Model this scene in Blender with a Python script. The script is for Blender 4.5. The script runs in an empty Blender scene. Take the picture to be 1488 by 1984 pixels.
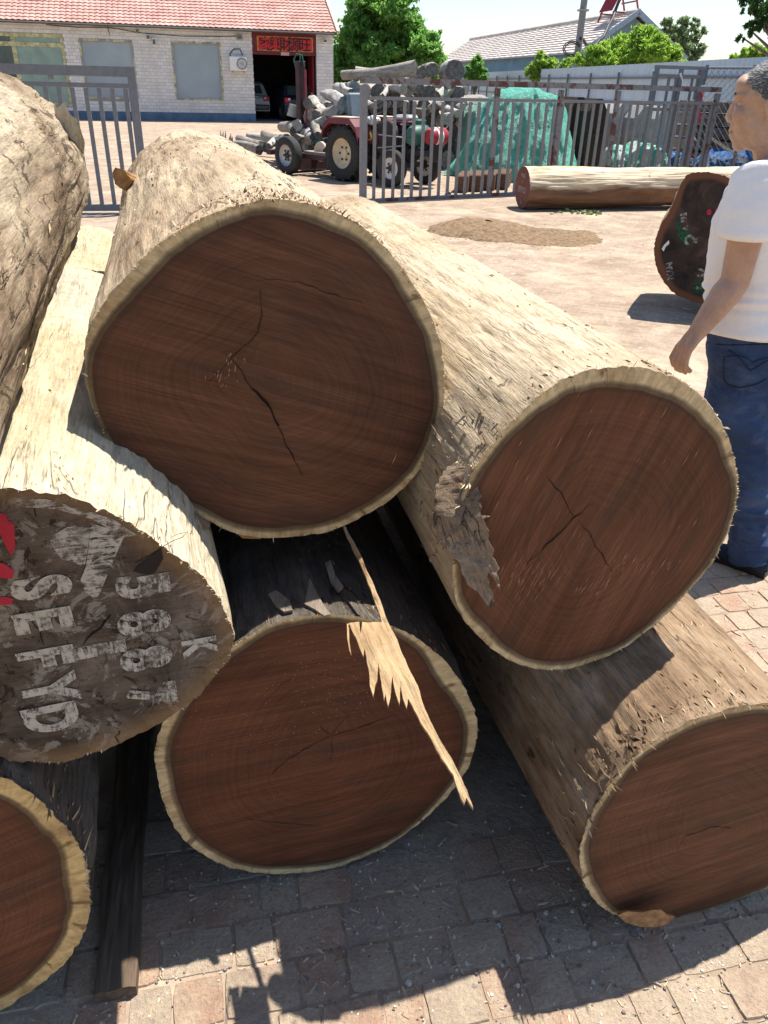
import bpy, bmesh, math, random
import numpy as np
from mathutils import Vector, Matrix, Euler

# ------------------------------------------------------------------ camera
scn = bpy.context.scene
F = 1500.0; H = 1.6
PITCH = math.atan(834 / 1500.0); ROLL = math.radians(1.5)
cam_d = bpy.data.cameras.new('camera')
cam_d.sensor_fit = 'VERTICAL'; cam_d.sensor_height = 24.0; cam_d.sensor_width = 18.0
cam_d.lens = F / 1984.0 * 24.0
cam_d.clip_start = 0.05; cam_d.clip_end = 2000
cam = bpy.data.objects.new('camera', cam_d)
CM = Matrix.Rotation(math.pi / 2 - PITCH, 4, 'X') @ Matrix.Rotation(ROLL, 4, 'Z')
cam.matrix_world = Matrix.Translation((0, 0, H)) @ CM
scn.collection.objects.link(cam); scn.camera = cam

# ------------------------------------------------------------------ world, sun, exposure
SUNV = Vector((0.30, 0.28, 1.0)).normalized()
world = bpy.data.worlds.new('World'); scn.world = world; world.use_nodes = True
wn = world.node_tree.nodes; wl = world.node_tree.links
for n in list(wn): wn.remove(n)
wo = wn.new('ShaderNodeOutputWorld'); wb = wn.new('ShaderNodeBackground'); ws = wn.new('ShaderNodeTexSky')
ws.sky_type = 'NISHITA'; ws.sun_disc = False
ws.sun_elevation = math.asin(SUNV.z); ws.sun_rotation = math.atan2(SUNV.x, SUNV.y)
ws.air_density = 1.0; ws.dust_density = 0.7; ws.ozone_density = 1.6; ws.altitude = 0
wb.inputs['Strength'].default_value = 0.10
wl.new(ws.outputs[0], wb.inputs['Color']); wl.new(wb.outputs[0], wo.inputs['Surface'])
sun_d = bpy.data.lights.new('sun', 'SUN'); sun_d.energy = 5.0; sun_d.angle = math.radians(0.53); sun_d.color = (1.0, 0.94, 0.84)
sun = bpy.data.objects.new('sun', sun_d); sun.rotation_euler = SUNV.to_track_quat('Z', 'Y').to_euler()
sun.location = (3, 2, 10); scn.collection.objects.link(sun)
vs = scn.view_settings; vs.view_transform = 'Standard'; vs.look = 'None'; vs.gamma = 1.0; vs.use_curve_mapping = False
vs.exposure = 0.90
scn.cycles.max_bounces = 6; scn.cycles.transparent_max_bounces = 12

# ------------------------------------------------------------------ helpers: geometry of the view used for surveying positions
_R = np.array(CM.to_3x3()); _C = np.array([0, 0, H])
def ray(u, v): return _R @ np.array([(u - 744) / F, -(v - 992) / F, -1.0])
def at_z(u, v, z=0.0):
    r = ray(u, v); return Vector(_C + r * ((z - H) / r[2]))
def at_y(u, v, y):
    r = ray(u, v); return Vector(_C + r * (y / r[1]))
def at_plane(u, v, p0, n):
    r = ray(u, v); n = np.array(n); return Vector(_C + r * (np.dot(np.array(p0) - _C, n) / np.dot(r, n)))

rnd = random.Random(7); nrs = np.random.RandomState(5)
col = scn.collection

# ------------------------------------------------------------------ helpers: noise
_perm = np.random.RandomState(11).rand(4096)
def _h(i, j, k): return _perm[(i * 374761 + j * 668265 + k * 9973 + ((i ^ j) * 31) ) & 4095]
def vnoise(p):
    p = np.asarray(p, float); i = np.floor(p).astype(np.int64); f = p - i; f = f * f * (3 - 2 * f)
    x, y, z = i[..., 0], i[..., 1], i[..., 2]; a, b, c = f[..., 0], f[..., 1], f[..., 2]
    def L(dy, dz): return _h(x, y + dy, z + dz) * (1 - a) + _h(x + 1, y + dy, z + dz) * a
    return ((L(0, 0) * (1 - b) + L(1, 0) * b) * (1 - c) + (L(0, 1) * (1 - b) + L(1, 1) * b) * c) * 2 - 1
def fbm(p, o=4, g=0.5):
    p = np.asarray(p, float); s = 0; a = 1.0; t = 0
    for k in range(o):
        s = s + a * vnoise(p + 17.3 * k); t += a; p = p * 2.03; a *= g
    return s / t

# ------------------------------------------------------------------ helpers: objects
def tag(o, label=None, cat=None, group=None, kind=None):
    if label: o['label'] = label
    if cat: o['category'] = cat
    if group: o['group'] = group
    if kind: o['kind'] = kind
    return o
def empty(name, loc=(0, 0, 0), label=None, cat=None, group=None, rz=0.0, parent=None):
    o = bpy.data.objects.new(name, None); o.empty_display_size = 0.1
    o.location = loc; o.rotation_euler = (0, 0, rz); col.objects.link(o); o.parent = parent
    return tag(o, label, cat, group)
def link_mesh(name, me, parent=None):
    o = bpy.data.objects.new(name, me); col.objects.link(o); o.parent = parent; return o
def np_mesh(name, V, Fc, mats=(), smooth=False, mi=None):
    me = bpy.data.meshes.new(name)
    me.from_pydata([tuple(v) for v in V] if not isinstance(V, np.ndarray) else V.tolist(), [], Fc if not isinstance(Fc, np.ndarray) else Fc.tolist())
    for m in mats: me.materials.append(m)
    if mi is not None: me.polygons.foreach_set('material_index', np.asarray(mi, dtype=np.int32))
    if smooth: me.polygons.foreach_set('use_smooth', np.ones(len(me.polygons), dtype=bool))
    me.update(); return me
def fattr(me, name, vals):
    a = me.attributes.new(name, 'FLOAT', 'POINT'); a.data.foreach_set('value', np.asarray(vals, dtype=np.float32))

class MB:
    """collects closed shapes into one mesh"""
    def __init__(s): s.v = []; s.f = []; s.m = []; s.cur = 0
    def add(s, V, Fs):
        b = len(s.v); s.v += [tuple(x) for x in V]; s.f += [tuple(i + b for i in f) for f in Fs]; s.m += [s.cur] * len(Fs); return s
    def box(s, c, sz, rz=0.0, M=None, bev=0.0):
        hx, hy, hz = sz[0] / 2, sz[1] / 2, sz[2] / 2
        P = []
        if bev > 0:
            b = min(bev, hx * .9, hy * .9, hz * .9)
            for sx in (-1, 1):
                for sy in (-1, 1):
                    for sz_ in (-1, 1):
                        P += [(sx * hx, sy * (hy - b), sz_ * (hz - b)), (sx * (hx - b), sy * hy, sz_ * (hz - b)), (sx * (hx - b), sy * (hy - b), sz_ * hz)]
            bm = bmesh.new(); vs_ = [bm.verts.new(p) for p in P]; r = bmesh.ops.convex_hull(bm, input=vs_)
            bm.normal_update(); bm.verts.index_update(); V = [v.co.copy() for v in bm.verts]; Fs = [[v.index for v in f.verts] for f in bm.faces]; bm.free()
        else:
            V = [Vector((x, y, z)) for x in (-hx, hx) for y in (-hy, hy) for z in (-hz, hz)]
            Fs = [(0, 1, 3, 2), (4, 6, 7, 5), (0, 4, 5, 1), (2, 3, 7, 6), (0, 2, 6, 4), (1, 5, 7, 3)]
        R = (M.to_3x3() if M else Matrix.Rotation(rz, 3, 'Z')); c = Vector(c)
        return s.add([R @ Vector(p) + c for p in V], Fs)
    def bar(s, a, b, w, h, up=(0, 0, 1)):
        a = Vector(a); b = Vector(b); d = b - a; L = d.length; z = d.normalized(); u = Vector(up)
        if abs(u.dot(z)) > .98: u = Vector((0, 1, 0))
        x = u.cross(z).normalized(); y = z.cross(x)
        M = Matrix((x, y, z)).transposed()
        return s.box((a + b) / 2, (w, h, L), M=M)
    def tube(s, pts, rad, n=10, caps=True):
        pts = [Vector(p) for p in pts]; k = len(pts)
        if not hasattr(rad, '__len__'): rad = [rad] * k
        V = []; u = None
        for i, p in enumerate(pts):
            t = (pts[min(i + 1, k - 1)] - pts[max(i - 1, 0)]).normalized()
            if u is None: u = t.orthogonal().normalized()
            else: u = (u - t * u.dot(t)).normalized()
            w = t.cross(u)
            for j in range(n):
                a = 2 * math.pi * j / n; V.append(p + rad[i] * (math.cos(a) * u + math.sin(a) * w))
        Fs = [(i * n + j, i * n + (j + 1) % n, (i + 1) * n + (j + 1) % n, (i + 1) * n + j) for i in range(k - 1) for j in range(n)]
        if caps: Fs += [tuple(range(n - 1, -1, -1)), tuple((k - 1) * n + j for j in range(n))]
        return s.add(V, Fs)
    def lathe(s, prof, n=24, M=None, caps=True):   # prof: (r, z) closed or open loop revolved about local Z
        V = []; k = len(prof); M = M or Matrix.Identity(4)
        for r, z in prof:
            for j in range(n):
                a = 2 * math.pi * j / n; V.append(M @ Vector((r * math.cos(a), r * math.sin(a), z)))
        Fs = [(i * n + j, i * n + (j + 1) % n, (i + 1) * n + (j + 1) % n, (i + 1) * n + j) for i in range(k - 1) for j in range(n)]
        if caps: Fs += [tuple(range(n - 1, -1, -1)), tuple((k - 1) * n + j for j in range(n))]
        return s.add(V, Fs)
    def prism(s, poly, M, t):           # poly in local XY, thickness t along local Z
        n = len(poly); V = [M @ Vector((x, y, 0)) for x, y in poly] + [M @ Vector((x, y, t)) for x, y in poly]
        Fs = [tuple(range(n - 1, -1, -1)), tuple(range(n, 2 * n))] + [(i, (i + 1) % n, (i + 1) % n + n, i + n) for i in range(n)]
        return s.add(V, Fs)
    def ell(s, c, r, M=None, nu=16, nv=10):
        V = []; R = M.to_3x3() if M else Matrix.Identity(3); c = Vector(c)
        for i in range(1, nv):
            a = math.pi * i / nv
            for j in range(nu):
                b = 2 * math.pi * j / nu
                V.append(c + R @ Vector((r[0] * math.sin(a) * math.cos(b), r[1] * math.sin(a) * math.sin(b), r[2] * math.cos(a))))
        V += [c + R @ Vector((0, 0, r[2])), c + R @ Vector((0, 0, -r[2]))]; t = len(V) - 2
        Fs = [(i * nu + j, (i + 1) * nu + j, (i + 1) * nu + (j + 1) % nu, i * nu + (j + 1) % nu) for i in range(nv - 2) for j in range(nu)]
        Fs += [(t, j, (j + 1) % nu) for j in range(nu)] + [(t + 1, (nv - 2) * nu + (j + 1) % nu, (nv - 2) * nu + j) for j in range(nu)]
        return s.add(V, Fs)
    def mesh(s, name, mats, smooth=False):
        if not isinstance(mats, (list, tuple)): mats = [mats]
        return np_mesh(name, s.v, s.f, mats, smooth, s.m)
    def build(s, name, mats, parent=None, smooth=False, **k):
        return tag(link_mesh(name, s.mesh(name, mats, smooth), parent), **k)

def smooth_by_angle(me, deg=40):
    bm = bmesh.new(); bm.from_mesh(me); c = math.radians(deg)
    for e in bm.edges: e.smooth = len(e.link_faces) == 2 and e.calc_face_angle(9) < c
    for f in bm.faces: f.smooth = True
    bm.to_mesh(me); bm.free(); return me

# ------------------------------------------------------------------ helpers: materials
class NT:
    def __init__(s, name, rough=0.8, spec=0.25):
        s.m = bpy.data.materials.new(name); s.m.use_nodes = True; s.t = s.m.node_tree
        for n in list(s.t.nodes): s.t.nodes.remove(n)
        s.out = s.t.nodes.new('ShaderNodeOutputMaterial'); s.b = s.t.nodes.new('ShaderNodeBsdfPrincipled')
        s.t.links.new(s.b.outputs[0], s.out.inputs['Surface'])
        s.b.inputs['Roughness'].default_value = rough; s.b.inputs['Specular IOR Level'].default_value = spec
    def n(s, typ, ins=None, **props):
        nd = s.t.nodes.new('ShaderNode' + typ)
        for k, v in props.items(): setattr(nd, k, v)
        for k, v in (ins or {}).items(): s.set(nd.inputs[k], v)
        return nd
    def set(s, sock, v):
        if isinstance(v, bpy.types.NodeSocket): s.t.links.new(v, sock)
        elif isinstance(v, bpy.types.Node): s.t.links.new(v.outputs[0], sock)
        else:
            if sock.type == 'RGBA' and len(v) == 3: v = (*v, 1)
            sock.default_value = v
    def coord(s, kind='Object', scale=(1, 1, 1), rot=(0, 0, 0), loc=(0, 0, 0)):
        tc = s.n('TexCoord'); return s.n('Mapping', {'Vector': tc.outputs[kind], 'Scale': scale, 'Rotation': rot, 'Location': loc}).outputs[0]
    def noise(s, vec, scale=5, detail=6, rough=.55, dist=0.0):
        return s.n('TexNoise', {'Vector': vec, 'Scale': scale, 'Detail': detail, 'Roughness': rough, 'Distortion': dist}).outputs[0]
    def ramp(s, fac, stops, interp='LINEAR'):
        r = s.n('ValToRGB', {'Fac': fac}); cr = r.color_ramp; cr.interpolation = interp
        while len(cr.elements) < len(stops): cr.elements.new(0.5)
        for e, (p, c) in zip(cr.elements, stops):
            e.position = p; e.color = (*c, 1) if len(c) == 3 else c
        return r.outputs[0]
    def grey(s, fac, stops): return s.ramp(fac, [(p, (c, c, c)) for p, c in stops])
    def mix(s, fac, a, b, mode='MIX'):
        m = s.n('Mix', data_type='RGBA', blend_type=mode)
        s.set(m.inputs[0], fac); s.set(m.inputs[6], a); s.set(m.inputs[7], b); return m.outputs[2]
    def math(s, op, a, b=0.0, c=0.0, clamp=False):
        m = s.n('Math', operation=op, use_clamp=clamp); s.set(m.inputs[0], a); s.set(m.inputs[1], b); s.set(m.inputs[2], c); return m.outputs[0]
    def bump(s, h, strength=.5, dist=.01, prev=None):
        b = s.n('Bump', {'Height': h, 'Strength': strength, 'Distance': dist})
        if prev is not None: s.set(b.inputs['Normal'], prev)
        s.t.links.new(b.outputs[0], s.b.inputs['Normal']); return b.outputs[0]
    def col(s, c): s.set(s.b.inputs['Base Color'], c); return s
    def rough(s, r): s.set(s.b.inputs['Roughness'], r); return s
    def alpha_mask(s, fac):  # 1 = paint present
        tr = s.n('BsdfTransparent'); mx = s.n('MixShader', {0: fac, 1: tr.outputs[0], 2: s.b.outputs[0]})
        s.t.links.new(mx.outputs[0], s.out.inputs['Surface']); return s

def plain(name, c, rough=.6, var=.15, scale=6, metal=0.0, spec=.3, bump=0.0, bscale=40):
    t = NT(name, rough, spec); v = t.coord()
    n = t.noise(v, scale, 5, .6)
    lo = tuple(x * (1 - var) for x in c); hi = tuple(min(1, x * (1 + var)) for x in c)
    t.col(t.ramp(n, [(.3, lo), (.7, hi)])); t.b.inputs['Metallic'].default_value = metal
    if bump: t.bump(t.noise(v, bscale, 4, .6), bump, .01)
    return t.m
# ================================================================== materials: wood and ground
def bark_mat(name, stops, crack=.5, seed=0.0, dark=(.05, .03, .018), patch=.5):
    t = NT(name, .9, .12); L = (seed, seed * 1.7, seed * .6)
    vo = t.coord(scale=(1, 1, .35), loc=L); vs_ = t.coord(scale=(1, 1, .07), loc=L); vf = t.coord(loc=L)
    big = t.noise(vo, 3.2, 7, .62, .6); c = t.ramp(big, stops)
    grain = t.noise(vs_, 85, 5, .7); c = t.mix(.75, c, t.grey(grain, [(.28, .45), (.5, .95), (.75, 1.15)]), 'MULTIPLY')
    fib_ = t.noise(t.coord(scale=(1, 1, .09), loc=(seed, 3, seed)), 290, 4, .7); c = t.mix(.7, c, t.grey(fib_, [(.30, .42), (.48, .95), (.72, 1.22)]), 'MULTIPLY')
    mott = t.noise(vf, 30, 8, .74, .4); c = t.mix(.45, c, t.grey(mott, [(.3, .5), (.5, 1.0), (.7, 1.12)]), 'MULTIPLY')
    # worm tracks and torn pits with their own shape
    pit = t.noise(t.coord(scale=(1, 1, .5), loc=(seed + 4, 2, seed)), 9, 9, .72, 1.2)
    pm = t.grey(pit, [(.575 + .08 * (1 - patch), 0), (.625 + .08 * (1 - patch), 1)]); c = t.mix(t.math('MULTIPLY', pm, .8), c, dark)
    # checks along the grain: thin iso-lines of stretched noise, broken up by a mask
    cn = t.noise(t.coord(scale=(1, 1, .10), loc=(seed + 2, 1, seed)), 17, 4, .55, .25)
    ck = t.grey(t.math('ABSOLUTE', t.math('SUBTRACT', cn, .5)), [(.0, 1), (.012, 0)])
    ck = t.math('MULTIPLY', ck, t.grey(t.noise(vf, 3.3, 4, .6), [(.50, 0), (.60, 1)]))
    c = t.mix(t.math('MULTIPLY', ck, crack), c, dark)
    # dust and lichen blotches
    c = t.mix(t.grey(t.noise(t.coord(loc=(9, seed, 4)), 5.5, 8, .72, .8), [(.52, 0), (.7, .5)]), c, tuple(min(.7, x * 1.12 + .03) for x in stops[-1][1]))
    t.col(c)
    h = t.math('ADD', t.math('ADD', t.math('MULTIPLY', grain, .45), t.math('MULTIPLY', fib_, .22)), t.math('MULTIPLY', mott, .32))
    h = t.math('SUBTRACT', h, t.math('ADD', t.math('MULTIPLY', ck, .8 * crack), t.math('MULTIPLY', pm, .5)))
    t.bump(h, .85, .012); return t.m
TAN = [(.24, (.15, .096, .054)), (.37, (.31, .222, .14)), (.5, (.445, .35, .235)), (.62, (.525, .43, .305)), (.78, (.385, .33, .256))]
CREAM = [(.25, (.27, .21, .13)), (.4, (.46, .39, .26)), (.58, (.57, .50, .36)), (.75, (.43, .40, .33))]
BROWN = [(.24, (.045, .026, .015)), (.4, (.15, .093, .055)), (.54, (.30, .21, .135)), (.68, (.42, .345, .255)), (.84, (.20, .15, .105))]
GREY = [(.2, (.10, .09, .08)), (.45, (.30, .28, .25)), (.7, (.46, .44, .40))]
M_bark_tan = bark_mat('bark tan', TAN, .8, 0.3)
M_bark_tan2 = bark_mat('bark tan worn', TAN, .35, 5.1, patch=.1)
M_bark_cream = bark_mat('stripped cream wood', CREAM, .55, 2.2, dark=(.16, .12, .08), patch=.15)
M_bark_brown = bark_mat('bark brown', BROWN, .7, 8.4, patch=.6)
M_bark_mix = bark_mat('bark patchy', [(.24, (.055, .033, .02)), (.38, (.17, .115, .07)), (.5, (.33, .255, .17)), (.64, (.47, .385, .27)), (.8, (.21, .17, .135))], 1.0, 11.7, patch=1.0)
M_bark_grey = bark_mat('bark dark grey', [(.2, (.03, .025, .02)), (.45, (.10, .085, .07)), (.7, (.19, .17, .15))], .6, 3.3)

def face_mat(name, ang, heart=((.072, .029, .015), (.110, .046, .024), (.148, .065, .036)), sap=((.43, .32, .17), (.63, .495, .285))):
    t = NT(name, .72, .22); a = t.n('Attribute', attribute_name='edge').outputs[2]
    r = (0, 0, -ang)
    tc = t.n('TexCoord').outputs['Object']
    rot = t.n('VectorRotate', {'Vector': tc, 'Angle': -ang}, rotation_type='Z_AXIS').outputs[0]
    def st(sc, nz, det=5): return t.noise(t.n('Mapping', {'Vector': rot, 'Scale': sc}).outputs[0], nz, det, .6)
    s1 = st((.7, 16, 1), 2.6, 7); s2 = st((.5, 34, 1), 9.0, 7); s3 = st((.35, 26, 1), 26)
    c = t.ramp(s1, [(.28, heart[0]), (.5, heart[1]), (.74, heart[2])])
    c = t.mix(.7, c, t.grey(s2, [(.3, .55), (.5, 1.0), (.72, 1.35)]), 'MULTIPLY')
    c = t.mix(t.grey(s3, [(.70, 0), (.80, .35)]), c, (.34, .17, .10))
    big = t.noise(tc, 3.0, 5, .65, .4); c = t.mix(.75, c, t.grey(big, [(.3, .55), (.5, .95), (.7, 1.3)]), 'MULTIPLY')
    gr = st((1.0, 5, 1), 3.0, 4); c = t.mix(t.grey(gr, [(.52, 0), (.66, .55)]), c, (.052, .030, .020))
    # growth rings, faint
    rg = t.noise(t.n('CombineXYZ', {0: t.math('ADD', a, t.math('MULTIPLY', big, .05)), 1: 0.0, 2: 0.0}).outputs[0], 120, 3, .6)
    c = t.mix(.6, c, t.grey(rg, [(.35, .72), (.65, 1.22)]), 'MULTIPLY')
    # sapwood
    e = t.math('ADD', a, t.math('MULTIPLY', t.math('SUBTRACT', t.noise(tc, 14, 4, .6), .5), .008))
    sp = t.ramp(st((2, 9, 1), 7), [(.3, sap[0]), (.65, sap[1])])
    sp = t.mix(.5, sp, t.grey(t.noise(tc, 60, 5, .7), [(.3, .6), (.6, 1.1)]), 'MULTIPLY')
    fine = t.mix(t.grey(st((3, 60, 1), 14), [(.62, 0), (.72, .45)]), sp, (.22, .13, .06))
    sp = t.mix(t.grey(t.noise(tc, 6.5, 5, .65), [(.48, 0), (.60, .65)]), fine, (.27, .165, .075))
    tn = t.n('Attribute', attribute_name='turn').outputs[2]
    tk = t.noise(t.n('CombineXYZ', {0: tn, 1: t.math('MULTIPLY', a, .12), 2: 0.0}).outputs[0], 95, 5, .75)
    sp = t.mix(.8, sp, t.grey(tk, [(.28, .42), (.45, .92), (.7, 1.2)]), 'MULTIPLY')
    tk2 = t.noise(t.n('CombineXYZ', {0: tn, 1: t.math('MULTIPLY', a, .3), 2: 3.0}).outputs[0], 30, 4, .6); sp = t.mix(t.grey(tk2, [(.60, 0), (.64, .8)]), sp, (.14, .075, .03))
    c = t.mix(t.grey(t.math('DIVIDE', t.math('ADD', e, .034), .034), [(0, 0), (.85, .35), (1, .5)]), c, (.030, .016, .011))
    c = t.mix(t.grey(t.math('DIVIDE', t.math('ADD', e, .004), .011), [(0, 0), (1, 1)]), c, sp)
    bd = t.grey(t.math('DIVIDE', t.math('ADD', e, .024), .044), [(0, 0), (.3, .12), (.50, .45), (.60, .85), (.70, .6), (.78, .0)])
    c = t.mix(t.math('MULTIPLY', bd, t.grey(t.noise(tc, 4.5, 4, .6), [(.3, .55), (.6, 1)])), c, (.040, .027, .017))
    t.col(c); t.bump(t.math('ADD', t.math('MULTIPLY', s2, .6), s3), .35, .003); return t.m
def weathered_face(name, stops, seed=0.):
    t = NT(name, .9, .1); v = t.coord(loc=(seed, 0, 0)); vs_ = t.coord(scale=(1, 9, 1), rot=(0, 0, -.2))
    a = t.n('Attribute', attribute_name='edge').outputs[2]
    c = t.ramp(t.noise(v, 9, 8, .68, .5), stops)
    c = t.mix(.6, c, t.grey(t.noise(vs_, 16, 6, .7), [(.3, .5), (.55, 1.05), (.75, 1.2)]), 'MULTIPLY')
    dk = t.noise(v, 22, 6, .75, 1.5); c = t.mix(t.grey(dk, [(.56, 0), (.60, .9)]), c, (.035, .022, .015))
    wt = t.noise(t.coord(loc=(3, seed, 1)), 13, 8, .78, .8); c = t.mix(t.grey(wt, [(.535, 0), (.575, .75)]), c, (.28, .25, .215))
    c = t.mix(t.grey(t.math('DIVIDE', t.math('ADD', a, .02), .03), [(0, 0), (1, .55)]), c, (.28, .17, .08))
    t.col(c); t.bump(t.math('ADD', dk, t.noise(vs_, 60, 4, .7)), .5, .006); return t.m
M_back = plain('far cut end', (.16, .09, .055), .8, .3, 20)
M_crack = plain('crack', (.006, .004, .003), .95, .2)
M_fibre = plain('torn fibre', (.58, .47, .31), .85, .35, 60)
M_fibre_dk = plain('torn fibre brown', (.30, .18, .09), .85, .35, 60)

# ================================================================== the big logs
def log_frame(cpx, d, az, el=0.0, P0=None):
    az, el = math.radians(az), math.radians(el)
    a = Vector((math.sin(az) * math.cos(el), math.cos(az) * math.cos(el), math.sin(el)))
    e1 = Vector((math.cos(az), -math.sin(az), 0)); z = -a; e2 = z.cross(e1)
    P0 = P0 or at_y(cpx[0], cpx[1], d)
    M = Matrix((e1, e2, z)).transposed().to_4x4(); M.translation = P0
    return M
N_TH = 360
GRID = {}
def smooth_ring(r, s):
    k = np.arange(-4 * s, 4 * s + 1); w = np.exp(-.5 * (k / s) ** 2); w /= w.sum()
    return np.convolve(np.concatenate([r[-4 * s:], r, r[:4 * s]]), w, 'valid')
def ring_interp(pts, n=N_TH, s=3):
    pts = np.asarray(pts, float); th = np.arctan2(pts[:, 1], pts[:, 0]); r = np.hypot(pts[:, 0], pts[:, 1])
    o = np.argsort(th); th, r = th[o], r[o]
    th = np.concatenate([th - 2 * np.pi, th, th + 2 * np.pi]); r = np.concatenate([r, r, r])
    g = np.linspace(-np.pi, np.pi, n, endpoint=False)
    return g, smooth_ring(np.interp(g, th, r), s)
def ang_fn(tab, g):
    t = np.radians([a for a, _ in tab]); v = [b for _, b in tab]
    o = np.argsort(t); t = t[o]; v = np.array(v)[o]
    return np.interp(g, np.concatenate([t - 2 * np.pi, t, t + 2 * np.pi]), np.concatenate([v, v, v]))
def build_log(name, label, M, loc_pts, length, taper, m_bark, m_face, sap, seed, lump=.014, ridge=.005, bend=(0, 0), rag=.003, rows=130, group=None, fib=130, back=None):
    root = empty(name, label=label, cat='log', group=group); root.matrix_world = M
    g, r0 = ring_interp(loc_pts)
    ct, st = np.cos(g), np.sin(g); circ = smooth_ring(r0, 25)
    # --- trunk surface
    zz = length * (np.linspace(0, 1, rows) ** 1.5); zz[1] = .004
    rim_r = r0 + rag * fbm(np.stack([ct * 22, st * 22, np.full_like(g, seed)], 1), 4)
    zoff = .004 * fbm(np.stack([ct * 16, st * 16, np.full_like(g, seed + 9)], 1), 3)
    T, Z = np.meshgrid(np.arange(N_TH), zz); t = Z / length
    base = (r0[T] * (1 - np.minimum(1, t * 2.0)) + circ[T] * np.minimum(1, t * 2.0)) * (1 + taper * t)
    P = np.stack([ct[T] * 3, st[T] * 3, Z * 1.3 + seed], -1)
    dsp = lump * fbm(P, 3) + ridge * fbm(np.stack([ct[T] * 15, st[T] * 15, Z * 2.2 + seed], -1), 4, .6)
    dsp = dsp + .004 * np.minimum(0, fbm(np.stack([ct[T] * 7, st[T] * 7, Z * 5 + seed], -1), 4, .65) + .1) * 4
    w = np.minimum(1, Z / .07); rr = base + dsp * w; rr[0] = rim_r; rr[1] = rim_r + .0015
    bx = bend[0] * (t ** 2) * length; by = bend[1] * (t ** 2) * length
    V = np.stack([ct[T] * rr + bx, st[T] * rr + by, -Z + zoff[T] * np.exp(-Z / .02)], -1).reshape(-1, 3)
    GRID[root.name] = (V, rows)
    n = N_TH; Fs = [(k * n + j, (k + 1) * n + j, (k + 1) * n + (j + 1) % n, k * n + (j + 1) % n) for k in range(rows - 1) for j in range(n)]
    link_mesh('bark', np_mesh('bark', V, Fs, [m_bark], True), root)
    lv = V[(rows - 1) * n:]; c = lv.mean(0)
    link_mesh('far_end', np_mesh('far_end', np.vstack([lv, c]), [((j + 1) % n, j, n) for j in range(n)], [back or M_back]), root)
    # --- sawn face
    sw = .88 * ang_fn(sap, g) * (1 + .45 * fbm(np.stack([ct * 2.5, st * 2.5, np.full_like(g, seed)], 1), 3))
    fr = 1 - np.linspace(0, 1, 46) ** 1.6; fr[-1] = 0.004
    fr_g = np.repeat(fr, n); tt = np.tile(np.arange(n), len(fr))
    R = rim_r[tt] * fr_g; X = ct[tt] * R; Y = st[tt] * R
    Zf = zoff[tt] * np.maximum(0, 1 - (1 - fr_g) * 18) + .0012 * fbm(np.stack([X * 20, Y * 20, np.full_like(X, seed)], 1), 3) * (fr_g < .99)
    Vf = np.stack([X, Y, Zf], 1); K = len(fr)
    Ff = [(k * n + j, k * n + (j + 1) % n, (k + 1) * n + (j + 1) % n, (k + 1) * n + j) for k in range(K - 1) for j in range(n)] + [tuple((K - 1) * n + j for j in range(n))]
    me = np_mesh('cut_face', Vf, Ff, [m_face], True); fattr(me, 'edge', R - (r0[tt] - sw[tt])); fattr(me, 'turn', g[tt] * r0.mean())
    face = link_mesh('cut_face', me, root)
    # --- torn fibres round the rim
    if fib:
        mb = MB(); rs = random.Random(int(seed * 10) + 3)
        for _ in range(fib):
            j = rs.randrange(n) if rs.random() < .5 else int(rs.gauss(rs.choice([.2, .5, .8]) * n, 14)) % n
            p = Vector((ct[j] * rim_r[j], st[j] * rim_r[j], zoff[j])); o = Vector((ct[j], st[j], 0)); tg = Vector((-st[j], ct[j], 0))
            L = rs.uniform(.0012, .0042) * (3.2 if rs.random() < .05 else 1); w_ = rs.uniform(.0005, .0022)
            dr = (o * rs.uniform(.1, .8) + Vector((0, 0, rs.uniform(.1, 1))) + tg * rs.uniform(-.6, .6)).normalized()
            b = p - o * .004; q = p + dr * L; th = Vector((0, 0, .0012)) + o * .001
            mb.cur = 0 if rs.random() < .7 else 1
            mb.add([b - tg * w_ - th, b + tg * w_ - th, b + th, q], [(0, 1, 3), (1, 2, 3), (2, 0, 3), (0, 2, 1)])
        mb.build('torn_fibre', [M_fibre, M_fibre_dk], root, kind='stuff')
    return root, face
def px_log(name, label, outline, d, az, *a, el=0.0, **k):
    o = np.array(outline, float); c = o.mean(0); M = log_frame(c, d, az, el); n = M.to_3x3() @ Vector((0, 0, 1)); Mi = M.inverted()
    L = [Mi @ at_plane(u, v, M.translation, n) for u, v in outline]
    return build_log(name, label, M, [(p.x, p.y) for p in L], *a, **k)
def on_face(root, u, v):
    M = root.matrix_world; n = M.to_3x3() @ Vector((0, 0, 1)); p = M.inverted() @ at_plane(u, v, M.translation, n); return p.x, p.y
def crack(root, face, poly, w, seed=0, z=.0016):
    rs = random.Random(seed); pts = [Vector((*on_face(root, u, v), 0)) for u, v in poly]; Q = []
    for a, b in zip(pts, pts[1:]):
        k = max(2, int((b - a).length / .012))
        for i in range(k): Q.append(a.lerp(b, i / k) + Vector((rs.uniform(-1, 1), rs.uniform(-1, 1), 0)) * .0022)
    Q.append(pts[-1]); V = []; n = len(Q)
    for i, p in enumerate(Q):
        t = (Q[min(i + 1, n - 1)] - Q[max(i - 1, 0)]).normalized(); nn = Vector((-t.y, t.x, 0)); f = math.sin(math.pi * (i + .3) / (n + .3)) ** .5 * w * .6 * rs.uniform(.5, 1.3)
        V += [p + nn * f + Vector((0, 0, z)), p - nn * f + Vector((0, 0, z))]
    link_mesh('crack', np_mesh('crack', V, [(2 * i, 2 * i + 1, 2 * i + 3, 2 * i + 2) for i in range(n - 1)], [M_crack]), face)
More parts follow.
